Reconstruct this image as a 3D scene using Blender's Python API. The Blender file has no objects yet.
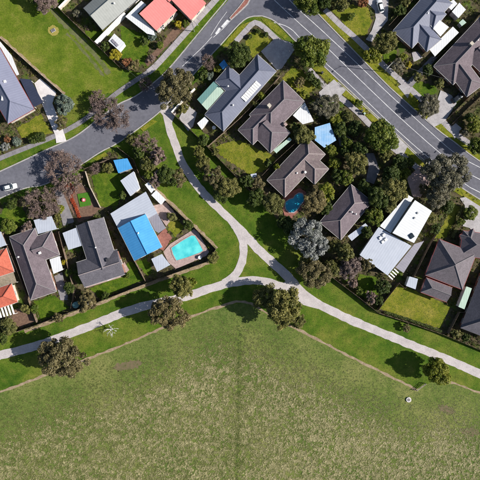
import bpy, bmesh, math, random
import numpy as np
from mathutils import Vector, Matrix, geometry
rnd = random.Random(7)
R = math.radians
# ------------------------------------------------------------ camera, sky, sun
H = 154.0            # metres above the ground
S = 0.32             # metres per photo pixel on the ground (480 px wide)
scene = bpy.context.scene
C = scene.collection
cam = bpy.data.cameras.new('camera'); cam.lens = 36; cam.sensor_width = 36
cam.clip_end = 6000; cam.clip_start = 1
co = bpy.data.objects.new('camera', cam); C.objects.link(co)
co.location = (0, 0, H); co.rotation_euler = (0, 0, 0)
scene.camera = co
SUN_EL = R(30.5)
sd = Vector((0.992*math.cos(SUN_EL), -0.126*math.cos(SUN_EL), math.sin(SUN_EL)))   # towards the sun
w = bpy.data.worlds.new('World'); scene.world = w; w.use_nodes = True
nt = w.node_tree
sky = nt.nodes.new('ShaderNodeTexSky'); sky.sky_type = 'NISHITA'; sky.sun_disc = False
sky.sun_elevation = SUN_EL; sky.sun_rotation = math.atan2(sd.x, sd.y)
bg = nt.nodes['Background']; bg.inputs['Strength'].default_value = 0.062
nt.links.new(sky.outputs[0], bg.inputs['Color'])
sl = bpy.data.lights.new('sun', 'SUN'); sl.energy = 5.0; sl.angle = R(0.5); sl.color = (1, .95, .87)
so = bpy.data.objects.new('sun', sl); C.objects.link(so); so.location = (60, -10, 80)
so.rotation_euler = (-sd).to_track_quat('-Z', 'Y').to_euler()
scene.view_settings.view_transform = 'Standard'; scene.view_settings.look = 'None'
scene.view_settings.exposure = 0.70; scene.view_settings.gamma = 1

# ------------------------------------------------------------ helpers
def P(p, z=0.0):
    k = S*(H-z)/H
    return Vector(((p[0]-240)*k, (240-p[1])*k, z))
def K(z): return S*(H-z)/H
ORG = {}
def put(o, label=None, cat=None, group=None, kind=None):
    if label: o['label'] = label
    if cat: o['category'] = cat
    if group: o['group'] = group
    if kind: o['kind'] = kind
    return o
def thing(name, loc, label, cat, group=None, rz=0.0):
    o = bpy.data.objects.new(name, None); C.objects.link(o)
    o.empty_display_size = .3
    o.location = loc; o.rotation_euler = (0, 0, rz)
    ORG[o] = Vector(loc)
    return put(o, label, cat, group)
def uv_by_slope(me):
    uvl = me.uv_layers.new(name='UVMap')
    for p in me.polygons:
        n = p.normal
        t = Vector((0, 0, 1)).cross(n)
        if t.length < 1e-3: t = Vector((1, 0, 0))
        t.normalize(); s = n.cross(t)
        for li in p.loop_indices:
            v = me.vertices[me.loops[li].vertex_index].co
            uvl.data[li].uv = (v.dot(t), v.dot(s))
def mesh(name, V, F, m, uv=False, smooth=False):
    me = bpy.data.meshes.new(name)
    me.from_pydata([tuple(v) for v in V], [], F); me.update()
    if m: me.materials.append(m)
    if uv: uv_by_slope(me)
    if smooth:
        for p in me.polygons: p.use_smooth = True
    return me
def obj(name, me, parent=None, loc=(0, 0, 0), rz=0.0):
    o = bpy.data.objects.new(name, me); C.objects.link(o)
    o.location = loc; o.rotation_euler = (0, 0, rz)
    if parent: o.parent = parent
    return o
def wpart(name, V, F, m, parent, uv=False, smooth=False):
    """a part whose vertices are given in world coordinates, parent is an unrotated thing (or its part)"""
    org = ORG[parent]
    o = obj(name, mesh(name, [Vector(v)-org for v in V], F, m, uv, smooth), parent)
    ORG[o] = org
    return o
def box(x0, x1, y0, y1, z0, z1):
    V = [(x, y, z) for z in (z0, z1) for y in (y0, y1) for x in (x0, x1)]
    F = [(0, 2, 3, 1), (4, 5, 7, 6), (0, 1, 5, 4), (2, 6, 7, 3), (0, 4, 6, 2), (1, 3, 7, 5)]
    return V, F
def join(parts):
    V, F = [], []
    for v, f in parts:
        k = len(V); V += list(v); F += [tuple(i+k for i in q) for q in f]
    return V, F
def tube(p0, p1, r0, r1, n=8, cap=True):
    p0, p1 = Vector(p0), Vector(p1); d = (p1-p0).normalized()
    a = d.orthogonal().normalized(); b = d.cross(a)
    V = [p0+(a*math.cos(t)+b*math.sin(t))*r0 for t in [2*math.pi*i/n for i in range(n)]]
    V += [p1+(a*math.cos(t)+b*math.sin(t))*r1 for t in [2*math.pi*i/n for i in range(n)]]
    F = [(i, (i+1) % n, n+(i+1) % n, n+i) for i in range(n)]
    if cap: F += [tuple(range(n-1, -1, -1)), tuple(range(n, 2*n))]
    return V, F
def prism(poly, z0, z1):
    """poly: list of (x,y) or (x,y,z) world points, z0/z1 numbers or lists"""
    n = len(poly)
    a = [z0]*n if not isinstance(z0, (list, tuple)) else list(z0)
    b = [z1]*n if not isinstance(z1, (list, tuple)) else list(z1)
    area = sum(poly[i][0]*poly[(i+1) % n][1]-poly[(i+1) % n][0]*poly[i][1] for i in range(n))
    if area < 0:
        poly = poly[::-1]; a = a[::-1]; b = b[::-1]
    V = [(poly[i][0], poly[i][1], b[i]) for i in range(n)]+[(poly[i][0], poly[i][1], a[i]) for i in range(n)]
    tri = geometry.tessellate_polygon([[Vector((p[0], p[1], 0)) for p in poly]])
    F = []
    for t in tri:
        q = [Vector(poly[i][:2]) for i in t]
        c = (q[1]-q[0]).cross(q[2]-q[0])
        if c < 0: t = t[::-1]
        F.append(tuple(t)); F.append(tuple(i+n for i in t[::-1]))
    for i in range(n):
        j = (i+1) % n
        F.append((i, i+n, j+n, j))
    return V, F

# ------------------------------------------------------------ materials
MATS = {}
def newmat(name):
    m = bpy.data.materials.new(name); m.use_nodes = True
    MATS[name] = m
    return m, m.node_tree.nodes, m.node_tree.links, m.node_tree.nodes['Principled BSDF']
def c4(c): return (c[0], c[1], c[2], 1)
def noise(N, L, src, scale, detail=4, rough=.6):
    n = N.new('ShaderNodeTexNoise'); n.inputs['Scale'].default_value = scale
    n.inputs['Detail'].default_value = detail; n.inputs['Roughness'].default_value = rough
    L.new(src, n.inputs['Vector']); return n
def ramp(N, L, src, stops):
    r = N.new('ShaderNodeValToRGB')
    el = r.color_ramp.elements
    el[0].position, el[0].color = stops[0][0], c4(stops[0][1])
    el[1].position, el[1].color = stops[-1][0], c4(stops[-1][1])
    for p, c in stops[1:-1]:
        e = el.new(p); e.color = c4(c)
    L.new(src, r.inputs[0]); return r
def mixc(N, L, a, b, f, mode='MIX'):
    m = N.new('ShaderNodeMix'); m.data_type = 'RGBA'; m.blend_type = mode
    for i, s in ((6, a), (7, b), (0, f)):
        if hasattr(s, 'is_linked'): L.new(s, m.inputs[i])
        elif i == 0: m.inputs[0].default_value = s
        else: m.inputs[i].default_value = c4(s)
    return m.outputs[2]
def bump(N, L, b, h, strength, dist):
    n = N.new('ShaderNodeBump'); n.inputs['Strength'].default_value = strength
    n.inputs['Distance'].default_value = dist
    L.new(h, n.inputs['Height']); L.new(n.outputs[0], b.inputs['Normal'])
def mat(name, col, col2=None, scale=.6, rough=.85, bm=0.0, bs=8, spec=.3, metal=0, lo=.35, hi=.65):
    m, N, L, b = newmat(name)
    b.inputs['Roughness'].default_value = rough; b.inputs['Metallic'].default_value = metal
    b.inputs['Specular IOR Level'].default_value = spec
    if col2 is None: col2 = tuple(x*.78 for x in col)
    g = N.new('ShaderNodeNewGeometry')
    n = noise(N, L, g.outputs['Position'], scale, 6, .65)
    r = ramp(N, L, n.outputs[0], [(lo, col2), (hi, col)])
    n2 = noise(N, L, g.outputs['Position'], scale*9, 3)
    r2 = ramp(N, L, n2.outputs[0], [(.3, (.82, .82, .82)), (.7, (1.08, 1.08, 1.08))])
    L.new(mixc(N, L, r.outputs[0], r2.outputs[0], 1.0, 'MULTIPLY'), b.inputs['Base Color'])
    if bm:
        n3 = noise(N, L, g.outputs['Position'], bs, 4)
        bump(N, L, b, n3.outputs[0], bm, .1)
    return m
def grassmat(name, dark, mid, light, s1=.09, s2=.7, s3=4.0, soil=None):
    m, N, L, b = newmat(name)
    b.inputs['Roughness'].default_value = .95; b.inputs['Specular IOR Level'].default_value = .1
    g = N.new('ShaderNodeNewGeometry'); src = g.outputs['Position']
    n1 = noise(N, L, src, s1, 5, .6); n2 = noise(N, L, src, s2, 5, .7); n3 = noise(N, L, src, s3, 3, .6)
    a = ramp(N, L, n1.outputs[0], [(.36, dark), (.5, mid), (.66, light)])
    q = ramp(N, L, n2.outputs[0], [(.3, tuple(x*.8 for x in dark)), (.5, mid), (.72, light)])
    c = mixc(N, L, a.outputs[0], q.outputs[0], .5)
    f = ramp(N, L, n3.outputs[0], [(.25, (.66, .68, .62)), (.75, (1.3, 1.27, 1.2))])
    c = mixc(N, L, c, f.outputs[0], 1.0, 'MULTIPLY')
    if soil:
        n4 = noise(N, L, src, .22, 6, .65)
        k = ramp(N, L, n4.outputs[0], [(.52, (0, 0, 0)), (.64, (1, 1, 1))])
        c = mixc(N, L, c, soil, k.outputs[0])
    L.new(c, b.inputs['Base Color'])
    bump(N, L, b, n3.outputs[0], .5, .12)
    return m
def tilemat(name, col, col2, moss=None):
    m, N, L, b = newmat(name)
    b.inputs['Roughness'].default_value = .8; b.inputs['Specular IOR Level'].default_value = .25
    uv = N.new('ShaderNodeUVMap'); g = N.new('ShaderNodeNewGeometry')
    br = N.new('ShaderNodeTexBrick'); L.new(uv.outputs[0], br.inputs['Vector'])
    br.inputs['Scale'].default_value = 1.0; br.inputs['Brick Width'].default_value = .34
    br.inputs['Row Height'].default_value = .36; br.inputs['Mortar Size'].default_value = .03
    br.inputs['Color1'].default_value = (1.12, 1.12, 1.12, 1); br.inputs['Color2'].default_value = (.84, .84, .84, 1)
    br.inputs['Mortar'].default_value = (.62, .62, .62, 1); br.inputs['Mortar Smooth'].default_value = .4
    n = noise(N, L, g.outputs['Position'], .45, 6, .7)
    r = ramp(N, L, n.outputs[0], [(.3, col2), (.68, col)])
    base = r.outputs[0]
    if moss:
        n2 = noise(N, L, g.outputs['Position'], 1.6, 5, .7)
        k = ramp(N, L, n2.outputs[0], [(.52, (0, 0, 0)), (.7, (.8, .8, .8))])
        base = mixc(N, L, base, moss, k.outputs[0])
    L.new(mixc(N, L, base, br.outputs[0], 1.0, 'MULTIPLY'), b.inputs['Base Color'])
    bump(N, L, b, br.outputs[0], .5, .04)
    return m
def metalmat(name, col, col2=None, rough=.6, rib=.76, ribc=.93, metal=0.0):
    m, N, L, b = newmat(name)
    b.inputs['Roughness'].default_value = rough; b.inputs['Metallic'].default_value = metal
    uv = N.new('ShaderNodeUVMap'); g = N.new('ShaderNodeNewGeometry')
    wv = N.new('ShaderNodeTexWave'); L.new(uv.outputs[0], wv.inputs['Vector'])
    wv.inputs['Scale'].default_value = .314/rib; wv.inputs['Distortion'].default_value = 0
    n = noise(N, L, g.outputs['Position'], .5, 6, .7)
    r = ramp(N, L, n.outputs[0], [(.3, col2 or tuple(x*.82 for x in col)), (.7, col)])
    k = ramp(N, L, wv.outputs[0], [(.0, (ribc, ribc, ribc)), (.25, (1, 1, 1)), (1, (1.04, 1.04, 1.04))])
    L.new(mixc(N, L, r.outputs[0], k.outputs[0], 1.0, 'MULTIPLY'), b.inputs['Base Color'])
    b.inputs['Specular IOR Level'].default_value = .25
    bump(N, L, b, wv.outputs[0], .10, .03)
    return m
def leafmat(name, a, b_, c):
    m, N, L, b = newmat(name)
    b.inputs['Roughness'].default_value = .55; b.inputs['Specular IOR Level'].default_value = .25
    at = N.new('ShaderNodeAttribute'); at.attribute_name = 'tone'
    oi = N.new('ShaderNodeObjectInfo')
    r = ramp(N, L, at.outputs['Fac'], [(0, a), (.5, b_), (1, c)])
    v = ramp(N, L, oi.outputs['Random'], [(0, (.82, .84, .84)), (1, (1.15, 1.1, 1.04))])
    col = mixc(N, L, r.outputs[0], v.outputs[0], 1.0, 'MULTIPLY')
    L.new(col, b.inputs['Base Color'])
    tr = N.new('ShaderNodeBsdfTranslucent'); L.new(col, tr.inputs['Color'])
    mx = N.new('ShaderNodeMixShader'); mx.inputs[0].default_value = .28
    L.new(b.outputs[0], mx.inputs[1]); L.new(tr.outputs[0], mx.inputs[2])
    L.new(mx.outputs[0], N['Material Output'].inputs['Surface'])
    return m

g_park = grassmat('park_grass', (.026, .072, .007), (.076, .128, .013), (.185, .180, .038), .08, .35, 3.0)
g_lawn = grassmat('lawn_grass', (.034, .080, .006), (.074, .128, .010), (.140, .165, .022), .2, .8, 5)
g_dry = grassmat('dry_lawn', (.070, .115, .008), (.165, .175, .018), (.290, .235, .055), .16, .6, 5)
g_verge = grassmat('verge_grass', (.090, .130, .010), (.175, .185, .018), (.27, .23, .05), .2, .7, 5)
g_oval = grassmat('reserve_grass', (.045, .095, .008), (.108, .152, .014), (.235, .210, .055), .06, .3, 2.5)
g_meadow = grassmat('meadow_grass', (.055, .104, .020), (.118, .152, .038), (.225, .215, .085), .06, .7, 2.6)
soil = grassmat('garden_soil', (.040, .038, .018), (.085, .070, .042), (.15, .125, .08), .3, 1.4, 6, soil=(.065, .105, .014))
track = mat('worn_grass_track', (.15, .145, .075), (.085, .115, .02), .6, .95, .4)
mulch = mat('brown_mulch', (.20, .125, .085), (.12, .07, .05), 1.5, .95, .5)
redmulch = mat('red_mulch', (.50, .085, .035), (.25, .05, .03), 1.2, .95, .5)
dirt = mat('pale_dirt', (.36, .28, .19), (.22, .16, .10), .9, .95, .4)
asphalt = mat('asphalt', (.150, .150, .178), (.112, .112, .136), .12, .9, .15, 30)
concrete = mat('concrete_path', (.52, .475, .47), (.37, .335, .335), .35, .9, .25, 9, lo=.25, hi=.62)
footc = mat('footpath_concrete', (.40, .37, .39), (.29, .27, .28), .5, .9, .15, 12)
slabc = mat('driveway_concrete', (.44, .42, .43), (.32, .30, .31), .4, .9, .1, 12)
pinkc = mat('pink_paving', (.46, .34, .32), (.33, .24, .22), 1.3, .9, .15, 12)
brickp = mat('red_brick_paving', (.33, .14, .11), (.20, .08, .065), 2.0, .9, .2, 12)
greyc = mat('grey_drive', (.26, .245, .26), (.18, .17, .18), .6, .9, .1, 12)
whitec = mat('white_concrete', (.72, .68, .68), (.58, .54, .54), .5, .85, .1, 12)
kerbm = mat('kerb_concrete', (.42, .40, .39), (.32, .30, .29), 1, .9)
paint = mat('road_paint', (.78, .78, .78), (.50, .50, .52), 1.2, .7)
wall_brick = mat('brick_wall', (.30, .15, .11), (.20, .10, .075), 3, .9, .3, 15)
wall_cream = mat('cream_wall', (.55, .50, .42), (.46, .41, .34), 1, .85)
wall_white = mat('white_wall', (.72, .71, .68), (.62, .60, .57), 1, .8)
wall_grey = mat('grey_wall', (.36, .36, .37), (.28, .28, .29), 1, .85)
fence_m = mat('fence_timber', (.21, .155, .115), (.13, .095, .07), 2, .9, .3, 15)
fence_p = mat('pale_fence_timber', (.42, .36, .30), (.30, .25, .20), 2, .9, .3, 15)
white_p = mat('white_paint', (.80, .79, .77), (.70, .69, .67), 1, .6)
trimm = mat('cream_trim', (.55, .53, .50), None, 1, .6)
trimr = mat('red_trim', (.34, .07, .07), None, 1, .6)
trimd = mat('dark_trim', (.06, .06, .07), None, 1, .6)
ridge_l = mat('pale_ridge_tile', (.34, .29, .29), (.25, .21, .21), 2, .8)
ridge_d = mat('grey_ridge_tile', (.21, .19, .20), (.16, .15, .16), 2, .8)
glass = mat('window_glass', (.03, .04, .05), (.02, .03, .04), .5, .08, spec=.6)
doorm = mat('door_timber', (.16, .07, .04), None, 2, .5)
steel = mat('galvanised_steel', (.42, .43, .44), None, 2, .45, metal=.6)
bark = mat('bark', (.16, .12, .095), (.09, .068, .055), 3, .95, .5, 12)
bark_p = mat('pale_bark', (.52, .49, .45), (.34, .31, .28), 3, .9, .3, 12)
twigm = mat('bare_twigs', (.25, .18, .165), (.17, .115, .11), 1.5, .95)
deadm = mat('bleached_wood', (.72, .70, .68), (.58, .56, .55), 3, .8)
rt_mauve = tilemat('mauve_roof_tiles', (.165, .132, .150), (.115, .092, .106))
rt_brown = tilemat('brown_roof_tiles', (.175, .134, .140), (.118, .092, .098), (.20, .19, .16))
rt_char = tilemat('charcoal_roof_tiles', (.135, .127, .150), (.092, .088, .106))
rt_dark = tilemat('dark_grey_roof_tiles', (.155, .134, .152), (.115, .102, .115))
rt_orange = tilemat('orange_roof_tiles', (.52, .135, .085), (.40, .10, .065))
rt_moss = tilemat('mossy_roof_tiles', (.34, .27, .20), (.24, .20, .14), (.30, .30, .22))
rm_slate = metalmat('slate_blue_roof_metal', (.132, .143, .198), (.108, .118, .165))
rm_blue1 = metalmat('blue_grey_roof_metal', (.19, .20, .275), (.16, .17, .24))
rm_grey = metalmat('grey_green_roof_metal', (.30, .31, .30), (.24, .25, .24))
rm_pink = metalmat('salmon_roof_metal', (.66, .215, .20), (.58, .185, .175), .55)
rm_bright = metalmat('bright_blue_roof_metal', (.075, .31, .62), (.055, .26, .55), .5)
rm_pale = metalmat('pale_blue_roof_metal', (.44, .47, .54), (.38, .41, .48), .5)
rm_white = metalmat('white_roof_metal', (.66, .67, .68), (.58, .59, .61), .5)
rm_navy = metalmat('navy_roof_metal', (.035, .042, .075), (.028, .034, .06), .5)
rm_green = metalmat('pale_green_roof_sheet', (.42, .54, .45), (.36, .47, .39), .4)
rm_teal = metalmat('teal_roof_sheet', (.14, .27, .26), (.11, .22, .21), .4)
rm_midg = metalmat('mid_grey_roof_metal', (.27, .26, .30), (.22, .21, .25), .45)
tarp_b = mat('blue_tarpaulin', (.07, .24, .50), (.05, .18, .42), 1, .5)
def watermat(name, a, b_):
    m, N, L, b = newmat(name)
    g = N.new('ShaderNodeNewGeometry')
    n = noise(N, L, g.outputs['Position'], .35, 3, .5)
    r = ramp(N, L, n.outputs[0], [(.35, a), (.65, b_)])
    L.new(r.outputs[0], b.inputs['Base Color']); b.inputs['Roughness'].default_value = .06
    n2 = noise(N, L, g.outputs['Position'], 2.5, 3); bump(N, L, b, n2.outputs[0], .25, .1)
    return m
water1 = watermat('turquoise_pool_water', (.05, .47, .52), (.14, .66, .66))
water2 = watermat('blue_pool_water', (.015, .30, .46), (.03, .42, .58))
LEAF = {
 'green': leafmat('mid_green_leaves', (.050, .086, .010), (.105, .145, .018), (.20, .22, .04)),
 'dark': leafmat('dark_green_leaves', (.032, .056, .010), (.068, .098, .019), (.125, .152, .038)),
 'olive': leafmat('olive_leaves', (.070, .080, .020), (.145, .146, .040), (.25, .235, .080)),
 'gum': leafmat('brown_olive_leaves', (.085, .074, .032), (.155, .132, .058), (.255, .215, .105)),
 'lime': leafmat('yellow_green_leaves', (.095, .130, .010), (.18, .205, .020), (.30, .30, .05)),
 'silver': leafmat('silver_leaves', (.13, .14, .125), (.25, .26, .245), (.42, .42, .42)),
 'greyg': leafmat('grey_green_leaves', (.090, .088, .055), (.165, .155, .10), (.29, .265, .195)),
 'teal': leafmat('blue_green_leaves', (.075, .105, .082), (.14, .18, .145), (.24, .28, .24)),
 'mauve': leafmat('mauve_brown_leaves', (.12, .085, .07), (.215, .155, .135), (.34, .26, .235)),
 'rust': leafmat('rusty_leaves', (.14, .060, .030), (.24, .105, .05), (.36, .17, .08)),
 'yellow': leafmat('yellow_leaves', (.25, .20, .015), (.38, .32, .02), (.52, .46, .06)),
}
LEAF['red'] = leafmat('orange_red_leaves', (.22, .035, .018), (.48, .075, .03), (.68, .16, .06))
LEAF['bare'] = LEAF['mauve']

# ------------------------------------------------------------ ground, roads, paths
NZ = {'n': 0}
def jitter(poly, amp, step):
    out = []
    n = len(poly)
    for i in range(n):
        a, b = Vector(poly[i][:2]), Vector(poly[(i+1) % n][:2])
        k = max(1, int((b-a).length/step))
        for j in range(k):
            q = a.lerp(b, j/k)
            if amp: q = q+Vector((rnd.uniform(-amp, amp), rnd.uniform(-amp, amp)))
            out.append((q.x, q.y))
    return out
def struct(name, V, F, m, kind='structure'):
    o = obj(name, mesh(name, V, F, m)); o['kind'] = kind
    return o
LZ = {}
EXC = []; LAWNS = []
def sheet(name, pts, m, layer, rough=0.0, step=1.5):
    """a flat patch of ground, a few mm above the one below, with real edges"""
    base = {'block': .012, 'lawn': .045, 'verge': .10, 'foot': .125, 'pave': .15, 'top': .24, 'join': .058}[layer]
    LZ[layer] = LZ.get(layer, 0)+1
    z = base+(.0 if layer == 'block' else .004*(LZ[layer] % 20))
    poly = [tuple(P(p)[:2]) for p in pts]
    if layer in ('lawn', 'pave', 'foot', 'verge', 'top'): EXC.append(poly)
    if layer in ('lawn', 'verge') and 'grass' in m.name+'' or m.name == 'dry_lawn': LAWNS.append((poly, z, m.name))
    if rough > .05 and layer in ('lawn', 'verge'): rough *= 1.5; step = .7
    poly = jitter(poly, rough, step)
    V, F = prism(poly, -.03, z)
    return struct(name, V, F, m)
def smooth(pts, step=1.2):
    q = [P(p) for p in pts]
    q = [q[0]*2-q[1]]+q+[q[-1]*2-q[-2]]
    out = []
    for i in range(1, len(q)-2):
        a, b, c, d = q[i-1:i+3]
        n = max(2, int((c-b).length/step))
        for j in range(n):
            t = j/n
            out.append(.5*((2*b)+(c-a)*t+(2*a-5*b+4*c-d)*t*t+(3*b-a-3*c+d)*t**3))
    out.append(q[-2])
    return out
def ribbon(name, pts, width, m, z, rough=0.0, zb=-.03, joint=0):
    q = smooth(pts)
    if name == 'footpath': joint = 2; EXC.extend([[(p.x-1, p.y-1), (p.x+1, p.y-1), (p.x+1, p.y+1), (p.x-1, p.y+1)] for p in q])
    V, F = [], []
    n = len(q)
    for i, p in enumerate(q):
        t = (q[min(i+1, n-1)]-q[max(i-1, 0)]).normalized(); nn = Vector((-t.y, t.x, 0))
        a = width/2+rnd.uniform(-rough, rough); b = width/2+rnd.uniform(-rough, rough)
        l, r = p+nn*a, p-nn*b
        V += [(l.x, l.y, z), (r.x, r.y, z), (l.x, l.y, zb), (r.x, r.y, zb)]
    if joint:
        V2 = []; F = []
        for i in range(0, n-1, joint):
            e = min(i+joint, n-1); k0 = len(V2)
            for j in range(i, e+1):
                o_ = Vector((0, 0, 0))
                if j == e and e < n-1: o_ = (q[j]-q[j-1]).normalized()*-.05
                V2 += [tuple(Vector(V[4*j+c])+o_) for c in range(4)]
            for j in range(e-i):
                k = k0+4*j
                F += [(k, k+1, k+5, k+4), (k+2, k, k+4, k+6), (k+1, k+3, k+7, k+5)]
            F += [(k0, k0+2, k0+3, k0+1)]; k = k0+4*(e-i); F += [(k, k+1, k+3, k+2)]
        return struct(name, V2, F, m), q
    for i in range(n-1):
        k = 4*i
        F += [(k, k+1, k+5, k+4), (k+2, k, k+4, k+6), (k+1, k+3, k+7, k+5)]
    F += [(0, 2, 3, 1), (4*n-4, 4*n-3, 4*n-1, 4*n-2)]
    o = struct(name, V, F, m)
    return o, q
G = 1600
struct('ground', [(-G, -G, 0), (G, -G, 0), (G, G, 0), (-G, G, 0)], [(0, 1, 2, 3)], g_park)
# dirt edge along the meadow, and the meadow south of it
EDGE_W = [(-60, 412), (0, 392), (33, 380), (47, 374), (90, 358), (133, 341), (165, 327), (190, 317), (220, 307), (245, 302), (275, 318), (303, 332)]
EDGE_E = [(303, 332), (320, 341), (353, 358), (387, 375), (417, 390), (428, 384), (440, 380), (452, 383), (480, 393), (540, 418)]
MEADOW = EDGE_W+EDGE_E[1:]+[(540, 640), (-60, 640)]
sheet('meadow', MEADOW, g_meadow, 'block', .25)
# house blocks
BLK = {
 'a': [(-60, 222), (0, 200), (25, 190), (40, 195), (70, 176), (100, 156), (118, 147), (133, 160), (141, 177), (216, 250), (209, 261), (146, 283), (93, 304), (36, 326), (-60, 358)],
 'b': [(172, 113), (207, 147), (240, 182), (262, 202), (300, 245), (330, 276), (377, 313), (442, 334), (470, 346), (540, 372), (540, 225), (480, 201), (437, 173), (400, 141), (345, 88), (297, 46), (284, 40), (258, 22), (240, 30), (215, 57), (193, 85)],
 'c': [(320, 10), (352, 41), (385, 75), (402, 92), (437, 123), (473, 152), (540, 180), (540, -60), (290, -60)],
 'd': [(60, 10), (120, 68), (146, 73), (212, -2), (236, -60), (72, -60), (71, 0)],
 'e': [(0, 38), (66, 97), (57, 137), (0, 161), (-60, 185), (-60, -10)]}
for k in BLK: sheet('garden_ground', BLK[k], soil, 'block', .15)
sheet('reserve_lawn', [(-60, -60), (60, -60), (58, 8), (122, 70), (118, 92), (66, 97), (0, 37), (-60, -14)], g_oval, 'lawn', .2)
for pts, wd in (([(40, -8), (55, 14), (75, 34), (98, 58), (108, 74)], 1.6), ([(66, 33), (84, 52), (104, 76)], .8)):
    ribbon('worn_track', pts, wd, track, .050+.004*wd, .35)
# roads
UP_M = [(272, -40), (296, -13), (308, 1), (320, 15), (350, 46), (383, 80), (400, 96), (435, 127), (455, 142), (473, 156), (500, 173), (560, 205)]
LO_M = [(262, 15.5), (272, 19), (280, 25), (289, 34), (297, 42), (320, 62), (339, 80), (370, 109), (400, 137), (421, 157), (437, 169), (460, 186), (480, 199), (505, 213), (560, 240)]
UP_S = [(246, -40), (238, -16), (226, 0), (210, 19), (195, 37), (167, 70), (150, 85), (135, 96), (118, 104), (100, 117), (75, 136), (45, 150), (0, 171), (-60, 198)]
LO_S = [(-60, 226), (0, 198), (25, 188), (45, 184), (75, 168), (100, 152), (117, 143), (140, 127), (160, 111), (172, 98), (190, 78), (205, 61), (220, 45), (240, 23), (250, 16.5), (262, 15.5)]
xy = lambda L: [(v.x, v.y) for v in L]
road = xy(smooth(UP_M)[::-1])+xy(smooth(UP_S))+xy(smooth(LO_S))+xy(smooth(LO_M)[1:])
V, F = prism(road, -.03, .03); struct('road', V, F, asphalt)
for pts in (UP_M, LO_M, UP_S, LO_S):
    ribbon('kerb', pts, .34, kerbm, .14)
EL = [(274, 22), (285, 25), (293, 30), (300, 37.5), (323, 60), (346, 80.5), (372, 105.5), (400, 132), (430, 158), (466, 184), (480, 192), (540, 222)]
CL = [(262, -13), (275, 0), (290, 14), (312, 34), (327, 47), (361, 80), (400, 117), (442, 154), (466, 171), (480, 179), (540, 209)]
UL = [(277, -14), (297, 7), (320, 28), (350, 56), (375, 80), (400, 103.5), (448, 147), (467, 160), (480, 167), (540, 197)]
for pts in (EL, CL, UL): ribbon('lane_line', pts, .17, paint, .036, .02, .0)
ribbon('lane_line', [(182, 66), (202, 47), (212, 36)], .14, paint, .036, .02, .0)
ribbon('gutter', [(p[0], p[1]) for p in [(338, 81.6), (370, 111), (400, 139), (421, 159), (437, 171), (460, 188)]], .3, kerbm, .145)
# splitter island of the side street
for i, q in enumerate([[(215, 33), (219, 27), (221, 28.5), (217, 34)], [(221, 26), (227, 19), (229.5, 20.5), (223, 27.5)]]):
    V, F = prism([tuple(P(p)[:2]) for p in q], .0, .036); struct('painted_chevron', V, F, paint)
for nm, pts, mm, zz in (('traffic_island_kerb', [(229, 17.5), (239, 6), (248, -6), (252, -4), (248, 4), (242, 10), (231, 20)], kerbm, .16), ('traffic_island', [(230.2, 17.4), (240, 6.2), (248, -4.6), (250.6, -3.6), (247, 3.4), (241, 9.4), (231, 18.6)], brickp, .175)):
    V, F = prism([tuple(P(p)[:2]) for p in pts], .0, zz); struct(nm, V, F, mm)
for k in (-1, 1):
    ribbon('lane_line', [(212+k*1.2, 36+k*1.0), (222+k*3, 24+k*2.2), (230+k*3.2, 14+k*2.8)], .12, paint, .037, .02, .0)
# verges, footpaths
def offs(pts, d):
    q = smooth(pts); out = []
    for i, p in enumerate(q):
        t = (q[min(i+1, len(q)-1)]-q[max(i-1, 0)]).normalized(); v = p+Vector((-t.y, t.x, 0))*d
        out.append((240+v.x/S, 240-v.y/S))
    return out[::3]
ribbon('verge', offs(UP_M[3:], 1.35), 2.3, g_verge, .088, .1)
ribbon('verge', offs(LO_M[4:], -1.30), 2.1, g_verge, .092, .1)
ribbon('verge', offs(LO_S[:6], -1.2), 1.8, g_park, .09, .15)
for q in ([(233, -8), (226, 2), (195, 38), (168, 70), (157, 72), (160, 62), (185, 36), (213, 7), (225, -8)],):
    sheet('verge', q, g_lawn, 'verge', .08)
for q in ([(261, 18.5), (266, 18.5), (278, 26), (288, 36), (284, 38), (270, 28)],
          [(221, 46.5), (240, 25), (253, 19.5), (250, 25), (240, 34), (227, 46)],
          [(313, 68), (321, 65), (331, 77), (328, 83)], [(336, 88), (344, 86.5), (359, 101), (352, 102)],
          [(402, 148), (405, 144), (421, 160), (420, 166), (412, 162)], [(461, 191), (480, 202), (480, 208), (466, 199.5)],
          [(323, 17.5), (329, 15), (351, 37), (351, 44.5)], [(375, 65), (380, 63), (397, 80), (396, 85.5)],
          [(401, 91), (406, 88), (419, 98), (417, 106)], [(436, 125.5), (441, 122), (450, 129), (446, 133)],
          [(454, 139.5), (458, 135), (471, 145), (469, 150.5)],
          [(140, 128.5), (152, 119), (157, 121), (143, 131)], [(92, 158.5), (104, 152), (108, 155), (97, 161)]):
    sheet('verge', q, g_verge, 'verge', .08)
ribbon('verge', [(-40, 183), (0, 165), (20, 155.5), (42, 146.5)], 2.2, g_park, .13, .15)
ribbon('footpath', [(235, -22), (216, -1), (187, 31), (158, 63), (148, 72)], 1.9, footc, .15)
ribbon('footpath', [(-40, 176), (0, 158), (30, 146), (54, 136), (64, 131), (80, 122), (97, 109.5), (115, 94), (134, 81), (148, 72)], 1.5, greyc, .15)
ribbon('footpath', [(236, 41), (247, 29), (255, 22), (264, 27), (276, 38), (290, 50)], 1.7, footc, .15)
ribbon('footpath', [(309, 69), (325, 86), (340, 97), (360, 114), (384, 140), (400, 153), (418, 168)], 1.8, footc, .152)
ribbon('footpath', [(325, 9), (340, 24), (356, 38), (385, 66), (410, 88), (432, 109), (452, 130), (476, 148)], 1.8, footc, .153)
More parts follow.
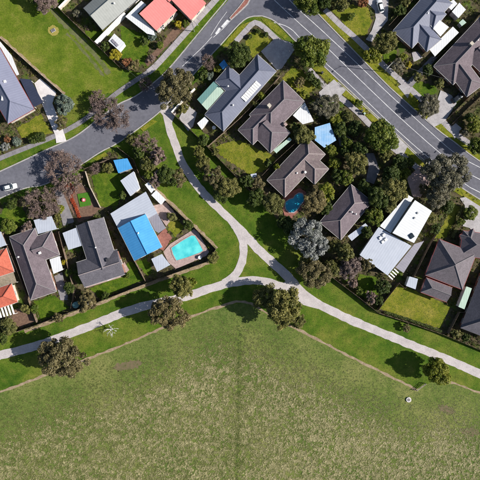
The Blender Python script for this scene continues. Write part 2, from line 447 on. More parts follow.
for q in ([(261, 51), (275, 38), (288, 41), (297, 46), (282, 68), (277, 70)], [(319, 92), (334, 79), (346, 90), (336, 101), (322, 104)],
          [(389, 134), (396, 134.5), (408, 146), (404, 154), (396, 151)],
          [(398, 86), (402, 84), (411, 90), (408, 98)], [(441, 90), (452, 95), (457, 103), (446, 120), (442, 123), (434, 127), (427, 119), (436, 105)],
          [(450, 128), (456, 123), (462, 128), (455, 139)]):
    sheet('driveway', q, slabc, 'pave')
sheet('driveway', [(368, 3), (375, 10), (376, 18), (372, 30), (366, 39), (372, 42), (378, 32), (388, 20), (389, -8), (370, -8)], slabc, 'pave')
sheet('driveway', [(406, 83), (432, 56), (438, 57), (412, 87)], greyc, 'pave')
sheet('driveway', [(412, 52), (417, 51), (423, 57), (414, 62)], slabc, 'pave')
sheet('driveway', [(460, 198), (466, 197), (480, 206), (505, 218), (505, 248), (480, 240), (470, 228), (463, 226), (466, 216), (465, 205)], slabc, 'pave')
sheet('driveway', [(34, 83), (40, 78), (56, 92), (52, 103), (63, 131), (66, 141), (56, 143), (55, 135), (45, 112)], whitec, 'pave')
sheet('driveway', [(54, 190), (61, 188), (74, 222), (63, 226)], greyc, 'pave')
sheet('paved_forecourt', [(407, 178), (421, 165), (432, 180), (421, 197), (413, 197)], pinkc, 'pave')
sheet('concrete_yard', [(186, 104), (197, 112), (193, 126), (188, 131), (179, 118)], slabc, 'pave')
sheet('patio', [(146, 26), (158, 33), (178, 14), (172, 8)], slabc, 'pave', .1)
sheet('mulch_bed', [(163, 50), (152, 62), (147, 66), (145, 60), (160, 44), (180, 20), (190, 22)], mulch, 'lawn', .15)
sheet('mulch_bed', [(192, 21), (206, 4), (213, -3), (208, 3), (184, 30), (180, 30)], mulch, 'lawn', .15)
# yard lawns
for q in ([(250, 32), (258, 30), (273, 40), (262, 50), (252, 57), (245, 50), (246, 41)], [(282, 78), (292, 66), (302, 70), (318, 84), (306, 99), (300, 94)],
          [(332, 10), (353, 4), (368, 6), (373, 22), (365, 36), (357, 36), (343, 22)],
          [(240, 140), (250, 145), (268, 152), (276, 159), (262, 172), (250, 175), (235, 165), (213, 150), (222, 143)],
          [(397, 283), (420, 293), (442, 302), (451, 307), (441, 329), (380, 309)], [(455, 203), (462, 208), (446, 237), (433, 239), (443, 225)],
          [(168, 212), (184, 226), (176, 237), (168, 230)], [(16, 128), (40, 114), (52, 133), (32, 139), (22, 137)]):
    sheet('lawn', q, g_dry, 'lawn', .2)
for q in ([(190, 129), (198, 127), (214, 141), (207, 146), (195, 137)], [(411, 85), (420, 81), (437, 87), (434, 97), (421, 98)],
          [(381, 48), (397, 47), (396, 60), (386, 63)], [(90, 288), (120, 276), (127, 262), (133, 262), (143, 280), (100, 299)],
          [(33, 301), (54, 295), (69, 308), (41, 321)], [(359, 273), (376, 277), (380, 288), (374, 306), (358, 292)], [(330, 113), (346, 110), (352, 118), (336, 124)],
          [(91, 176), (112, 166), (126, 184), (118, 205), (100, 207)], [(4, 205), (22, 207), (28, 222), (8, 232), (-4, 222)],
          [(83, 29), (103, 31), (98, 42), (88, 38)], [(120, 25), (140, 32), (150, 42), (146, 58), (136, 70), (122, 62)], [(130, 12), (140, 2), (130, -4), (118, 10)],
          [(135, 262), (146, 258), (152, 270), (148, 278)]):
    sheet('lawn', q, g_lawn, 'lawn', .2)
sheet('bare_soil_yard', [(62, 193), (80, 184), (92, 190), (100, 209), (92, 218), (78, 222), (68, 206)], mulch, 'lawn', .2)
sheet('bare_soil_yard', [(14, 310), (26, 306), (36, 322), (20, 328), (10, 322)], mulch, 'lawn', .2)
sheet('artificial_turf', [(77, 194), (89, 192), (91, 205), (80, 207)], mat('artificial_turf', (.06, .18, .012), None, 2, .9), 'pave')
sheet('brick_patio', [(157, 236), (165, 228), (172, 238), (163, 251), (158, 247)], brickp, 'pave')
sheet('paving', [(80, 277), (119, 270), (124, 262), (129, 270), (122, 277), (86, 288)], pinkc, 'pave')
sheet('white_step', [(106.5, 278), (118, 273), (119, 276), (107.5, 281)], whitec, 'top')
sheet('paving', [(152, 206), (166, 202), (176, 214), (166, 226)], pinkc, 'pave')
sheet('paving', [(54, 276), (62, 272), (68, 300), (60, 300)], greyc, 'pave', .1)
sheet('driveway', [(338, 136), (346, 134), (354, 141), (350, 147), (340, 146)], greyc, 'pave')
sheet('driveway', [(366, 153), (374, 153), (380, 170), (374, 184), (366, 181), (369, 166)], greyc, 'pave')
# shared paths
PATHS = []
for pts, wd in (([(165, 108), (167, 118), (170, 130), (176, 147), (182, 162), (191, 177), (201, 190), (215, 205), (230, 219), (238, 230), (243, 243), (243, 258), (239, 269), (233, 277), (224, 283.5)], 2.5),
                ([(234, 224), (246, 236), (258, 249), (273, 263), (288, 277), (302, 293)], 2.9),
                ([(-60, 373), (0, 355.5), (33, 347), (67, 335), (100, 322), (120, 314), (145, 306), (177, 299), (200, 292), (220, 285.5), (240, 281.5), (257, 280.5), (273, 284), (288, 290), (303, 297), (318, 304), (340, 315), (360, 324), (387, 335), (420, 348.5), (453, 362), (480, 374), (540, 400)], 2.7)):
    o, q = ribbon('shared_path', pts, wd, concrete, .052+.004*len(PATHS), .13); PATHS.append((q, wd))
sheet('path_junction', [(283, 283), (292, 278), (304, 289), (322, 302), (318, 309), (303, 305), (294, 297), (284, 292)], concrete, 'join', .05)
sheet('path_junction', [(160, 112), (172, 100), (176, 112), (172, 122), (165, 118)], concrete, 'join', .05)
ribbon('dirt_edge', EDGE_W, .75, dirt, .04, .2)
ribbon('dirt_edge', EDGE_E[:5], .75, dirt, .044, .2); ribbon('dirt_edge', EDGE_E[6:], .6, dirt, .044, .2)
ribbon('fence_foot_strip', [(24, 332), (36, 327.5), (60, 318.5), (93, 306), (146, 284.8), (172, 275.8), (209, 262.8)], 1.0, dirt, .035, .2)
ribbon('fence_foot_strip', [(142, 176), (180, 212), (205, 236), (217.5, 248)], .9, dirt, .035, .25)
ribbon('fence_foot_strip', [(0, 36), (20, 55), (40, 73), (64, 94)], .9, dirt, .062, .25)
for c, rx, ry, a in (((127, 366), 15, 4.5, -.2), ((447, 410), 9, 4, .3), ((470, 432), 10, 4, .1)):
    q = [(c[0]+rx*math.cos(t)*math.cos(a)-ry*math.sin(t)*math.sin(a), c[1]+rx*math.cos(t)*math.sin(a)+ry*math.sin(t)*math.cos(a)) for t in [i*.314 for i in range(20)]]
    LZ['lawn'] = 0
    sheet('bare_earth_patch', q, mat('bare_earth', (.17, .125, .075), (.11, .105, .045), .8, .95, .4), 'block', .45, .35).location.z = .006
q = [(53+5.6*math.cos(i*.2094), 30+5.2*math.sin(i*.2094)) for i in range(30)]
sheet('dry_grass_ring', q, mat('dry_grass', (.36, .29, .08), (.24, .22, .04), 2, .95, .4), 'join', .22, .5)

# ------------------------------------------------------------ houses
WIN = mesh('window', *join([box(-.75, .75, -.03, .05, 0, .08), box(-.75, .75, -.03, .05, 1.12, 1.2), box(-.75, -.67, -.03, .05, .08, 1.12), box(.67, .75, -.03, .05, .08, 1.12), box(-.03, .03, -.03, .04, .08, 1.12)]), white_p)
PANE = mesh('pane', *box(-.67, .67, -.02, .02, .08, 1.12), glass)
SILL = mesh('sill', *box(-.85, .85, .0, .12, -.08, -.004), trimm)
DOOR = mesh('door', *box(-.45, .45, -.03, .04, 0, 2.05), doorm)
KNOB = mesh('handle', *box(.3, .38, .042, .09, .95, 1.05), steel)
VENT = mesh('roof_vent', *join([tube((0, 0, -.3), (0, 0, .3), .14, .14, 10), tube((0, 0, .3), (0, 0, .52), .3, .22, 10), tube((0, 0, .52), (0, 0, .62), .22, .05, 10)]), white_p)
def inside(pt, quad):
    s = 0
    for i in range(4):
        a, b = quad[i], quad[(i+1) % 4]
        c = (b[0]-a[0])*(pt[1]-a[1])-(b[1]-a[1])*(pt[0]-a[0])
        s += 1 if c > 0 else -1
    return abs(s) == 4
class House:
    def __init__(s, label, at, wallm=wall_brick, trim=trimm, name='house', cat='house'):
        b = P(at); s.t = thing(name, (b.x, b.y, 0), label, cat)
        s.wings = []; s.wallm = wallm; s.trim = trim; s.n = 0; s.roofs = []
    def wing(s, A, B, wpx, m, hips='hh', zE=2.7, pitch=26, ridge=None, eave=.5):
        s.n += 1; zE = zE+.012*s.n; pitch += .13*s.n
        a, b = P(A, zE), P(B, zE); hw = wpx*K(zE)/2
        u = (b-a).normalized(); n = Vector((-u.y, u.x, 0)); L = (b-a).length
        rise = hw*math.tan(R(pitch)); up = Vector((0, 0, rise))
        ia = min(hw, L*.49) if hips[0] == 'h' else 0; ib = min(hw, L*.49) if hips[1] == 'h' else 0
        c = [a-n*hw, b-n*hw, b+n*hw, a+n*hw]            # counter-clockwise
        r0, r1 = a+u*ia+up, b-u*ib+up
        d = Vector((0, 0, -.16))
        Vv = c+[r0, r1]+[q+d for q in c]
        Fv = [(0, 1, 5, 4), (2, 3, 4, 5), (1, 2, 5), (3, 0, 4), (9, 8, 7, 6), (0, 6, 7, 1), (1, 7, 8, 2), (2, 8, 9, 3), (3, 9, 6, 0)]
        rf = wpart('roof', Vv, Fv, m, s.t, uv=True); EXC.append([tuple(v[:2]) for v in c])
        s.roofs.append(rf)
        # ridge and hip caps
        if ridge:
            parts = []
            segs = [(r0, r1)]
            if hips[0] == 'h': segs += [(c[0], r0), (c[3], r0)]
            if hips[1] == 'h': segs += [(c[1], r1), (c[2], r1)]
            for k, (p, q) in enumerate(segs):
                if (q-p).length < .5: continue
                z = Vector((0, 0, .03))
                parts.append(tube(p+z, q+z, .14, .14, 6))
            if parts:
                wpart('ridge_cap', *join(parts), ridge, rf)
        # gutters
        parts = []
        for i in range(4):
            if (i == 1 and hips[1] != 'h') or (i == 3 and hips[0] != 'h'): continue
            p, q = c[i], c[(i+1) % 4]; o = (q-p).normalized(); o = Vector((o.y, -o.x, 0))
            z = Vector((0, 0, -.06-.003*s.n))
            e = (q-p).normalized()*.11
            parts.append(prism([(p+o*.002-e)[:2], (q+o*.002+e)[:2], (q+o*.12+e)[:2], (p+o*.12-e)[:2]], zE-.15-.003*s.n, zE-.03-.003*s.n))
        wpart('gutter', *join(parts), s.trim, rf)
        # walls
        ea = eave if hips[0] == 'h' else .15; eb = eave if hips[1] == 'h' else .15
        hw2 = max(hw-eave, .5)
        wl = [a+u*ea-n*hw2, b-u*eb-n*hw2, b-u*eb+n*hw2, a+u*ea+n*hw2]
        zt = zE-.17
        parts = [prism([q[:2] for q in wl], -.05, zt)]
        if hips[0] != 'h' or hips[1] != 'h':       # gable walls
            g = hw2/hw*rise+(hw-hw2)/hw*0
            for k, (e, sgn) in enumerate(((a, 1), (b, -1))):
                if hips[k] == 'h': continue
                e0 = e+u*.15*sgn
                Vg = [e0-n*hw2, e0+n*hw2, e0+Vector((0, 0, rise-.12))]
                for q in Vg[:2]: q.z = zE-.2
                Vg += [v+u*.15*sgn for v in Vg]
                parts.append((Vg, [(0, 1, 2), (5, 4, 3), (0, 3, 4, 1), (1, 4, 5, 2), (2, 5, 3, 0)]))
        wpart('wall', *join(parts), s.wallm, s.t)
        s.wings.append(([tuple(q[:2]) for q in wl], (wl, u, n, zE)))
        return rf
    def openings(s, door=True):
        org = ORG[s.t]
        done = not door
        for k, (quad, (wl, u, n, zE)) in enumerate(s.wings):
            for i in range(4):
                p, q = wl[i], wl[(i+1) % 4]; d = q-p; L = d.length
                if L < 3: continue
                t = d.normalized(); o = Vector((t.y, -t.x, 0)); ang = math.atan2(t.y, t.x)+math.pi
                cnt = max(1, int(L/3.6))
                for j in range(cnt):
                    c = p+d*((j+.5)/cnt); pt = c+o*.6
                    if any(inside(pt, w2[0]) for m2, w2 in enumerate(s.wings) if m2 != k): continue
                    if not done and L > 5:
                        dr = obj('door', DOOR, s.t, (c.x-org.x+o.x*.0, c.y-org.y+o.y*.0, .1), ang); obj('handle', KNOB, dr); done = True; continue
                    w_ = obj('window', WIN, s.t, (c.x-org.x, c.y-org.y, .95), ang)
                    obj('pane', PANE, w_); obj('sill', SILL, w_)
        return s
    def slab(s, pts, zs, m, posts=True, name='patio_roof', th=.09):
        """flat or skillion roof given by its photo corners and a height for each"""
        if not isinstance(zs, (list, tuple)): zs = [zs]*len(pts)
        q = [P(p, z) for p, z in zip(pts, zs)]
        n0 = (q[1]-q[0]).cross(q[2]-q[0])
        if n0.z < 0: q = q[::-1]
        k = len(q)
        Vv = q+[v-Vector((0, 0, th)) for v in q]
        Fv = [tuple(range(k)), tuple(range(2*k-1, k-1, -1))]+[(i, i+k, (i+1) % k+k, (i+1) % k) for i in range(k)]
        rf = wpart(name, Vv, Fv, m, s.t, uv=True); s.roofs.append(rf); EXC.append([tuple(v[:2]) for v in q])
        if posts:
            c = sum(q, Vector())/k
            for v in q:
                v2 = v+(c-v).normalized()*.35
                o = obj('post', mesh('post', *box(-.05, .05, -.05, .05, 0, v2.z-.1), white_p), s.t, (v2.x-ORG[s.t].x, v2.y-ORG[s.t].y, 0))
        return rf
    def raised(s, pts, zs, m, base=0, inset=.35, th=.22):
        """a skillion-roofed block: roof slab plus walls under it"""
        if not isinstance(zs, (list, tuple)): zs = [zs]*len(pts)
        rf = s.slab(pts, zs, m, posts=False, name='roof', th=th)
        q = [P(p, z) for p, z in zip(pts, zs)]; c = sum(q, Vector())/len(q)
        wl = []
        for v in q:
            d = c-v; d.z = 0; v2 = v+d.normalized()*inset*1.4; wl.append(v2)
        zt = min(zs)-th-.01
        wpart('wall', *prism([v[:2] for v in wl], -.05, [z-th-.03 for z in zs]), s.wallm, s.t)
        area = sum(wl[i].x*wl[(i+1) % 4].y-wl[(i+1) % 4].x*wl[i].y for i in range(4))
        if area < 0: wl = wl[::-1]
        w4 = [Vector((v.x, v.y, 0)) for v in wl]
        s.wings.append(([tuple(v[:2]) for v in w4], (w4, None, None, zt)))
        return rf
    def vent(s, p, z, rf=None):
        b = P(p, z); o = ORG[s.t]; obj('roof_vent', VENT, rf or s.roofs[0], (b.x-o.x, b.y-o.y, z))
    def skylight(s, p, z, ang=.7, a=.6, b_=.6, rf=None, m=None):
        b = P(p, z); o = ORG[s.t]
        me = mesh('skylight', *join([box(-a, a, -b_, b_, -.4, .12), box(-a*.8, a*.8, -b_*.8, b_*.8, .12, .2)]), m or white_p)
        obj('skylight', me, rf or s.roofs[0], (b.x-o.x, b.y-o.y, z), ang)
    def chimney(s, p, z, h=1.7, ang=.75):
        b = P(p, z); o = ORG[s.t]
        ch = obj('chimney', mesh('chimney', *join([box(-.45, .45, -.45, .45, -1.2, h), box(-.52, .52, -.52, .52, h, h+.12)]), wall_cream), s.roofs[0], (b.x-o.x, b.y-o.y, z), ang)
exec_later = []

h = House('house with blue-grey metal roof and navy carport beside the grassy reserve', (5, 85), wall_cream, trimr)
h.wing((20.5, 116), (-29, 28), 30, rm_blue1, ridge=rm_blue1)
h.slab([(19, 78), (30, 79), (42.5, 102), (33, 107)], [2.4, 2.3, 2.3, 2.4], rm_navy, name='carport_roof')
h.slab([(-6, 36), (0, 41.5), (11, 55), (18.5, 74), (16, 75), (0, 47), (-8, 40)], 2.3, rm_white, posts=False, name='verandah_roof')
h.skylight((4, 81), 4.6, .3, .35, .35); h.skylight((2, 96), 4.0, -.1, .3, 1.3); h.openings()

h = House('grey-green gabled house behind the white boundary wall at the top', (106, 8), wall_cream, trimd)
h.wing((92.5, 18.5), (132, -16), 29, rm_grey, 'gg', ridge=rm_grey); h.vent((114, 3), 4.4); h.openings()

h = House('house with two salmon-pink skillion roofs and a white patio roof', (165, 5), wall_cream, trimm)
h.raised([(139, 13), (156, 30), (177, 9.5), (169, 1.5), (188, -16), (176, -28)][0:3]+[(160, -6.5)], [4.3, 3.0, 3.0, 4.3], rm_pink)
h.raised([(171, -1), (191, 19.5), (206, 2.5), (187, -17)], [4.0, 2.9, 2.9, 4.0], rm_pink)
h.raised([(150, -16), (160, -6.5), (169, 1.2), (196, -26), (174, -44)], [4.2, 4.1, 4.0, 4.0, 4.2], rm_pink)
h.slab([(125, 16), (141, 0), (146, 4), (139.5, 10.5), (137, 13), (153, 29), (146.5, 33)], 2.5, rm_white)
h.slab([(146.5, 33), (153, 28), (155, 35)], 2.45, rm_white, posts=False)
h.openings()

h = House('slate-blue metal-roofed house with a green patio roof and white panel row', (240, 92), wall_white, trimm)
m1 = h.wing((267, 62.5), (214, 122.5), 25, rm_slate, ridge=rm_slate)
m2 = h.wing((222, 73), (241, 90), 21, rm_slate, 'hg', ridge=rm_slate)
h.slab([(197, 99), (214, 80.5), (218.5, 85), (201.5, 104)], 2.45, rm_teal, name='patio_roof')
h.slab([(201.5, 104), (218.5, 85), (224, 91), (207, 110)], 2.5, rm_green, name='patio_roof', posts=False)
b = P((248, 92), 3.6)
for i in range(9):      # row of pale roof panels on the sunny slope
    q = [P((242+15.5*(i+e[0])/9+5.0*e[1]-1.2, 98.2-17.0*(i+e[0])/9+4.4*e[1]-1), 4.08-.62*e[1]) for e in ((.08, 0), (.92, 0), (.92, 1), (.08, 1))]
    n = (q[1]-q[0]).cross(q[2]-q[0]).normalized(); n = n if n.z > 0 else -n
    wpart('roof_panel', [v+n*.02 for v in q]+[v+n*.10 for v in q], [(3, 2, 1, 0), (4, 5, 6, 7), (0, 1, 5, 4), (1, 2, 6, 5), (2, 3, 7, 6), (3, 0, 4, 7)], white_p, m1)
h.vent((228, 86), 3.9); h.vent((233, 105), 4.3); h.openings()

h = House('mauve tiled house with a chimney beside the slate-blue house', (272, 116), wall_brick, trimm)
h.wing((294, 90.5), (260, 125), 30, rt_mauve, ridge=ridge_d); h.wing((280.5, 142.5), (262.5, 124.5), 28, rt_mauve, 'hg', ridge=ridge_d)
h.wing((270, 112), (245.5, 137), 21, rt_mauve, 'gh', ridge=ridge_d)
h.chimney((269, 106.5), 4.0)
h.slab([(293, 115), (305, 102), (314, 121), (303, 124)], 2.5, rm_white, name='carport_roof')
h.slab([(273.5, 150), (289.5, 137), (292, 139.5), (276.5, 153)], 2.4, rm_green)
h.skylight((285.5, 124), 3.4, .7, .5, .5, m=pinkc); h.openings()

h = House('brown tiled house next to the kidney-shaped pool', (298, 165), wall_brick, trimm)
h.wing((276, 188.5), (316.5, 145.5), 25, rt_brown, ridge=ridge_l); h.wing((322, 176.5), (303.5, 159.5), 21, rt_brown, 'hg', ridge=ridge_l)
h.skylight((305.5, 172), 4.0, .7, .35, .35); h.vent((297, 173), 3.9); h.openings()

h = House('mauve hip-roofed house beside the white flat-roofed house', (346, 213), wall_brick, trimm)
h.wing((330.5, 231), (362, 193), 27.5, rt_mauve, ridge=ridge_l); h.wing((347, 211), (342, 205.5), 17, rt_mauve, 'gh', ridge=ridge_l)
h.slab([(348, 236), (366, 223), (369, 227), (352, 241)], 2.3, rm_pale, posts=True, name='verandah_roof')
h.vent((352, 212), 4.6); h.vent((356, 214), 4.0); h.openings()

h = House('white flat-roofed house with a pale blue rear roof', (396, 238), wall_white, trimm)
h.raised([(379, 227), (412, 246), (388, 275.5), (360, 255)], [2.9, 2.9, 3.3, 3.3], rm_pale)
h.raised([(415.5, 200), (432.5, 211), (414.5, 243), (393, 233)], [4.6, 4.5, 4.5, 4.6], rm_white)
h.slab([(408, 194.5), (414, 198), (391, 233), (380, 226)], [3.0, 3.0, 3.05, 3.05], rm_white, posts=False, name='lower_roof')
h.slab([(424.5, 241), (404, 273), (396, 267.5), (415, 244)], [2.7, 2.7, 2.8, 2.8], rm_midg, name='verandah_roof')
for p in ((380.5, 238), (384, 235), (386, 239.5), (383, 242)): h.skylight(p, 3.2, .6, .45, .4, rf=h.roofs[0])
h.skylight((412, 236), 4.65, .6, .7, .7, rf=h.roofs[1], m=glass)
h.skylight((418, 213), 4.65, .6, .25, .25, rf=h.roofs[1], m=steel); h.skylight((415, 218), 4.65, .6, .3, .2, rf=h.roofs[1], m=steel)
for i in range(5):
    V, F = prism([P((388.5+i*1.9, 276-i*2.2), 2.2)[:2], P((389.3+i*1.9, 275-i*2.2), 2.2)[:2], P((393.6+i*1.9, 279-i*2.2), 2.2)[:2], P((392.8+i*1.9, 280-i*2.2), 2.2)[:2]], 2.1, 2.2)
    wpart('pergola_slat', V, F, white_p, h.t)
for p in ((389, 276), (393, 280), (397, 267.5), (401, 271)):
    v = P(p, 2.1); obj('post', mesh('post', *box(-.05, .05, -.05, .05, 0, 2.1), white_p), h.t, (v.x-ORG[h.t].x, v.y-ORG[h.t].y, 0))
h.openings()

h = House('dark grey house of many hips with red gutters beside the dry lawn', (454, 265), wall_brick, trimr)
h.wing((458.5, 246.5), (444.5, 282.5), 40, rt_dark, ridge=ridge_d)
h.wing((424, 285), (450, 295), 15.5, rt_dark, 'hg', zE=2.65, ridge=ridge_d)
h.wing((505, 249), (462, 243), 25, rt_dark, 'hh', zE=2.75, ridge=ridge_d); h.wing((467, 232), (472, 243), 15, rt_dark, 'hg', ridge=ridge_d)
h.openings()
h = House('charcoal tiled house cut off by the right edge near the shared path', (482, 310), wall_brick, trimd)
h.wing((478, 334.5), (500, 278), 36, rt_char, ridge=ridge_d); h.openings()
h = House('slate-blue house with white patio roofs near the top right', (422, 24), wall_brick, trimm)
h.wing((403, 39), (443, -6), 26, rm_slate, ridge=rm_slate); h.wing((434.5, 45), (418, 25.5), 19, rm_slate, 'hg', ridge=rm_slate)
h.wing((440, 22), (428.5, 12.5), 22, rm_slate, 'hg', ridge=rm_slate)
h.slab([(453.5, 26), (459.5, 32), (435.5, 56), (430, 49)], [2.45]*4, rm_white); h.slab([(437, 17), (449.5, 26.5), (441, 36), (431, 25)], [3.15, 2.8, 2.8, 3.15], rm_white, posts=False)
h.vent((428, 13), 4.3); h.openings()
h = House('brown tiled house at the upper right edge above the dark car', (462, 60), wall_brick, trimm)
h.wing((444, 75), (492, 24), 27, rt_mauve, ridge=ridge_d); h.wing((476, 90), (458, 66), 21, rt_mauve, 'hg', ridge=ridge_d); h.wing((497, 70), (476, 50), 24, rt_mauve, 'hg', ridge=ridge_d)
h.chimney((470.5, 44.5), 3.9, 1.3); h.vent((478, 40), 4.2); h.openings()
h = House('charcoal L-shaped house with a pale blue carport on the left', (96, 252), wall_brick, trimm)
h.wing((89.5, 221.5), (104.5, 269), 28.5, rt_char, 'gg', ridge=ridge_d); h.wing((80, 275), (120.5, 262), 26, rt_char, 'gg', ridge=ridge_l)
h.slab([(62, 233), (76, 227.5), (82, 245.5), (68, 250)], 2.5, rm_pale, name='carport_roof')
h.vent((95.5, 247.5), 4.6); h.skylight((107, 260), 4.7, .3, .5, .5, m=trimd); h.openings()
h = House('mauve tiled house with a white patio roof on the left', (35, 265), wall_brick, trimm)
h.wing((21.5, 232.5), (43, 296), 27, rt_mauve, ridge=ridge_d); h.wing((55, 243), (33.5, 250.3), 25, rt_mauve, 'hg', ridge=ridge_d)
h.slab([(49, 259.5), (59, 256), (62.5, 270), (53, 274)], [2.6]*4, rm_white)
h.slab([(33, 220), (51, 216), (56.5, 229), (37.5, 234)], 2.5, rm_pale, name='carport_roof')
h.skylight((39, 253), 4.4, .4, .35, .35); h.vent((18, 257), 3.6); h.openings()
h = House('orange-red tiled house cut off by the left edge', (0, 275), wall_cream, trimm)
h.wing((9.5, 260), (-40, 276), 25, rt_orange, ridge=rt_orange); h.wing((14, 293), (-40, 311), 19.5, rt_orange, ridge=rt_orange)
h.slab([(-20, 282), (12.5, 271.5), (16, 282.5), (-16, 293)], 2.6, rt_moss, name='link_roof')
h.slab([(-12, 236), (0, 231.5), (6, 245), (-8, 250)], 2.4, rm_pale, name='carport_roof')
for i in range(7):
    V, F = prism([P((-10+i*3.2, 309.5-i*.9), 2.3)[:2], P((-8.4+i*3.2, 309-i*.9), 2.3)[:2], P((-5.0+i*3.2, 319.5-i*.9), 2.3)[:2], P((-6.6+i*3.2, 320-i*.9), 2.3)[:2]], 2.2, 2.3)
    wpart('pergola_slat', V, F, white_p, h.t)
for p in ((-9, 310), (11, 304.5), (14, 314), (-5, 319)):
    v = P(p, 2.2); obj('post', mesh('post', *box(-.05, .05, -.05, .05, 0, 2.2), white_p), h.t, (v.x-ORG[h.t].x, v.y-ORG[h.t].y, 0))
h.openings()
h = House('bright blue gable-roofed house beside the rectangular pool', (138, 230), wall_white, trimm)
h.wing((131.5, 221), (148, 254), 31, rm_bright, 'gg', zE=3.3, pitch=17, ridge=rm_bright)
h.raised([(110, 213.5), (145.5, 191.5), (157, 213), (121, 235)], [2.75, 2.95, 2.95, 2.75], rm_pale)
h.slab([(147.5, 217), (157, 213), (165.5, 228), (158.5, 233), (155, 231)], 2.6, rm_midg)
h.slab([(151, 259), (161.5, 254), (170, 265), (157, 272)], 2.5, rm_pale)
h.vent((138, 233), 4.6); h.openings()

# small outbuildings
def shed(label, pts, zs, m, wm=wall_white, name='garden_shed', cat='shed', lights=()):
    c = P((sum(p[0] for p in pts)/4, sum(p[1] for p in pts)/4))
    h = House(label, (sum(p[0] for p in pts)/4, sum(p[1] for p in pts)/4), wm, trimm, name, cat)
    h.raised(pts, zs, m, inset=.12, th=.08)
    (quad, (wl, u, n, zE)) = h.wings[0]
    p, q = wl[0], wl[1]; d = q-p; t = d.normalized(); ang = math.atan2(t.y, t.x)+math.pi; cc = p+d*.5
    dr = obj('door', mesh('door', *box(-.4, .4, -.03, .04, 0, min(1.9, min(zs)-.25)), trimm), h.t, (cc.x-c.x, cc.y-c.y, .1), ang); obj('handle', KNOB, dr)
    for l in lights: h.skylight(l, max(zs)-.08, .75, .45, .7, m=rm_midg)
    return h
shed('white shed with two grey roof lights on the lawn by the white wall', [(114, 33), (124.5, 42.5), (118.5, 50), (108, 40.5)], [2.4, 2.4, 2.3, 2.3], rm_white, lights=((113, 41), (116, 44)))
shed('small cream-roofed shed behind the slate-blue house', [(197, 123), (205, 116), (208.5, 120.5), (201, 128.5)], [2.2]*4, rm_white)
shed('small white shed, upper of two by the path fence', [(144.5, 184.5), (148, 182), (154.5, 189), (151, 193)], [2.1]*4, rm_white)
shed('larger white shed, lower of two by the path fence', [(156, 190), (165.5, 199.5), (160.5, 204.5), (151, 195)], [2.3]*4, rm_white)
shed('pale blue garage north of the bright blue roof', [(120, 180.5), (133.5, 171), (139.5, 188), (130, 196)], [2.6, 2.6, 2.4, 2.4], rm_pale)
shed('dark blue roofed garage by the street corner fence', [(113, 160), (127, 158), (132, 168), (118, 173)], [2.5]*4, rm_bright, wall_grey)
shed('small pale blue shed beside the dark grey many-hipped house', [(410, 276.5), (418.5, 279), (416, 289.5), (406.5, 286)], [2.3]*4, rm_pale)
shed('long pale green roofed lean-to between the two dark houses', [(467, 286.5), (472.5, 288.5), (465, 309.5), (459, 307)], [2.3]*4, rm_green)
shed('white shed at the top edge, nearest the slate-blue roof', [(454, -1), (458, 3), (452, 9.5), (446, 4)], [2.3]*4, rm_white)
shed('larger white shed just below the top edge shed', [(460, 2), (466.5, 9), (459, 17.5), (452.5, 11)], [2.4]*4, rm_white)
shed('tiny pale green shed beside the white patio roof', [(463.5, 18.5), (467, 22), (462.5, 25.5), (459.5, 22)], [1.9]*4, rm_green)
shed('small blue-grey shed among shrubs at the yellow lawn edge', [(250.5, 174), (256.5, 173), (257, 178), (252, 179.5)], [2.0]*4, rm_pale)
shed('small blue roofed shelter beside the slate-blue house front', [(219, 64), (224, 59), (228, 65), (223, 69)], [2.2]*4, rm_bright, wall_grey)
h = House('flat sky-blue carport roof between the trees beside the brown tiled house', (325, 136), wall_white, trimm, 'carport', 'carport')
h.slab([(315, 127), (330, 122.5), (336.5, 140), (324.5, 147.5), (315, 140)], [2.5]*5, metalmat('sky_blue_roof_metal', (.16, .36, .62), (.36, .50, .66), .5), name='roof')

# ------------------------------------------------------------ pools
def pool(label, edge, deckpts, deckm, wm):
    b = P((sum(p[0] for p in edge)/len(edge), sum(p[1] for p in edge)/len(edge)))
    t = thing('swimming_pool', (b.x, b.y, 0), label, 'pool')
    EXC.append([tuple(P(p)[:2]) for p in deckpts])
    wpart('deck', *prism([tuple(P(p)[:2]) for p in deckpts], -.03, .20), deckm, t)
    pts = [P(p) for p in edge]; c = sum(pts, Vector())/len(pts)
    outer = [v+(v-c).normalized()*.35 for v in pts]
    n = len(pts); V, F = [], []
    for z in (.19, .30): V += [(v.x, v.y, z) for v in outer]+[(v.x, v.y, z) for v in pts]
    for i in range(n):
        j = (i+1) % n
        F += [(2*n+i, 2*n+j, 3*n+j, 3*n+i), (i, j, 2*n+j, 2*n+i), (n+j, n+i, 3*n+i, 3*n+j)]
    wpart('coping', V, F, pinkc if deckm != brickp else slabc, t)
    wpart('water', *prism([tuple(v[:2]) for v in pts], .1, .255), wm, t)
    return t
pool('turquoise rectangular pool behind the bright blue house', [(171.5, 248), (182, 241), (191.5, 235.5), (195, 236), (199, 243), (203, 250.5), (200, 252.5), (188, 257), (176.5, 260.5), (173, 254)],
     [(163, 252), (170, 244), (194, 229), (198, 232), (209, 252), (206, 256), (176, 269), (168, 262)], pinkc, water1)
kid = [(285.5, 206), (286, 202), (289.5, 199.5), (293.5, 198.5), (295, 195.5), (298.5, 193.2), (302, 193.6), (304.2, 197), (303.2, 201.5), (300, 205), (297.5, 209), (294, 212), (289.5, 212), (286.5, 209.5)]
pool('kidney-shaped blue pool beside the brown tiled house', kid, [(283, 197), (286, 193), (294, 190), (300, 188), (306, 192), (306.5, 201), (303, 208), (296, 214), (291, 219), (285, 217), (282.5, 208)], brickp, water2)

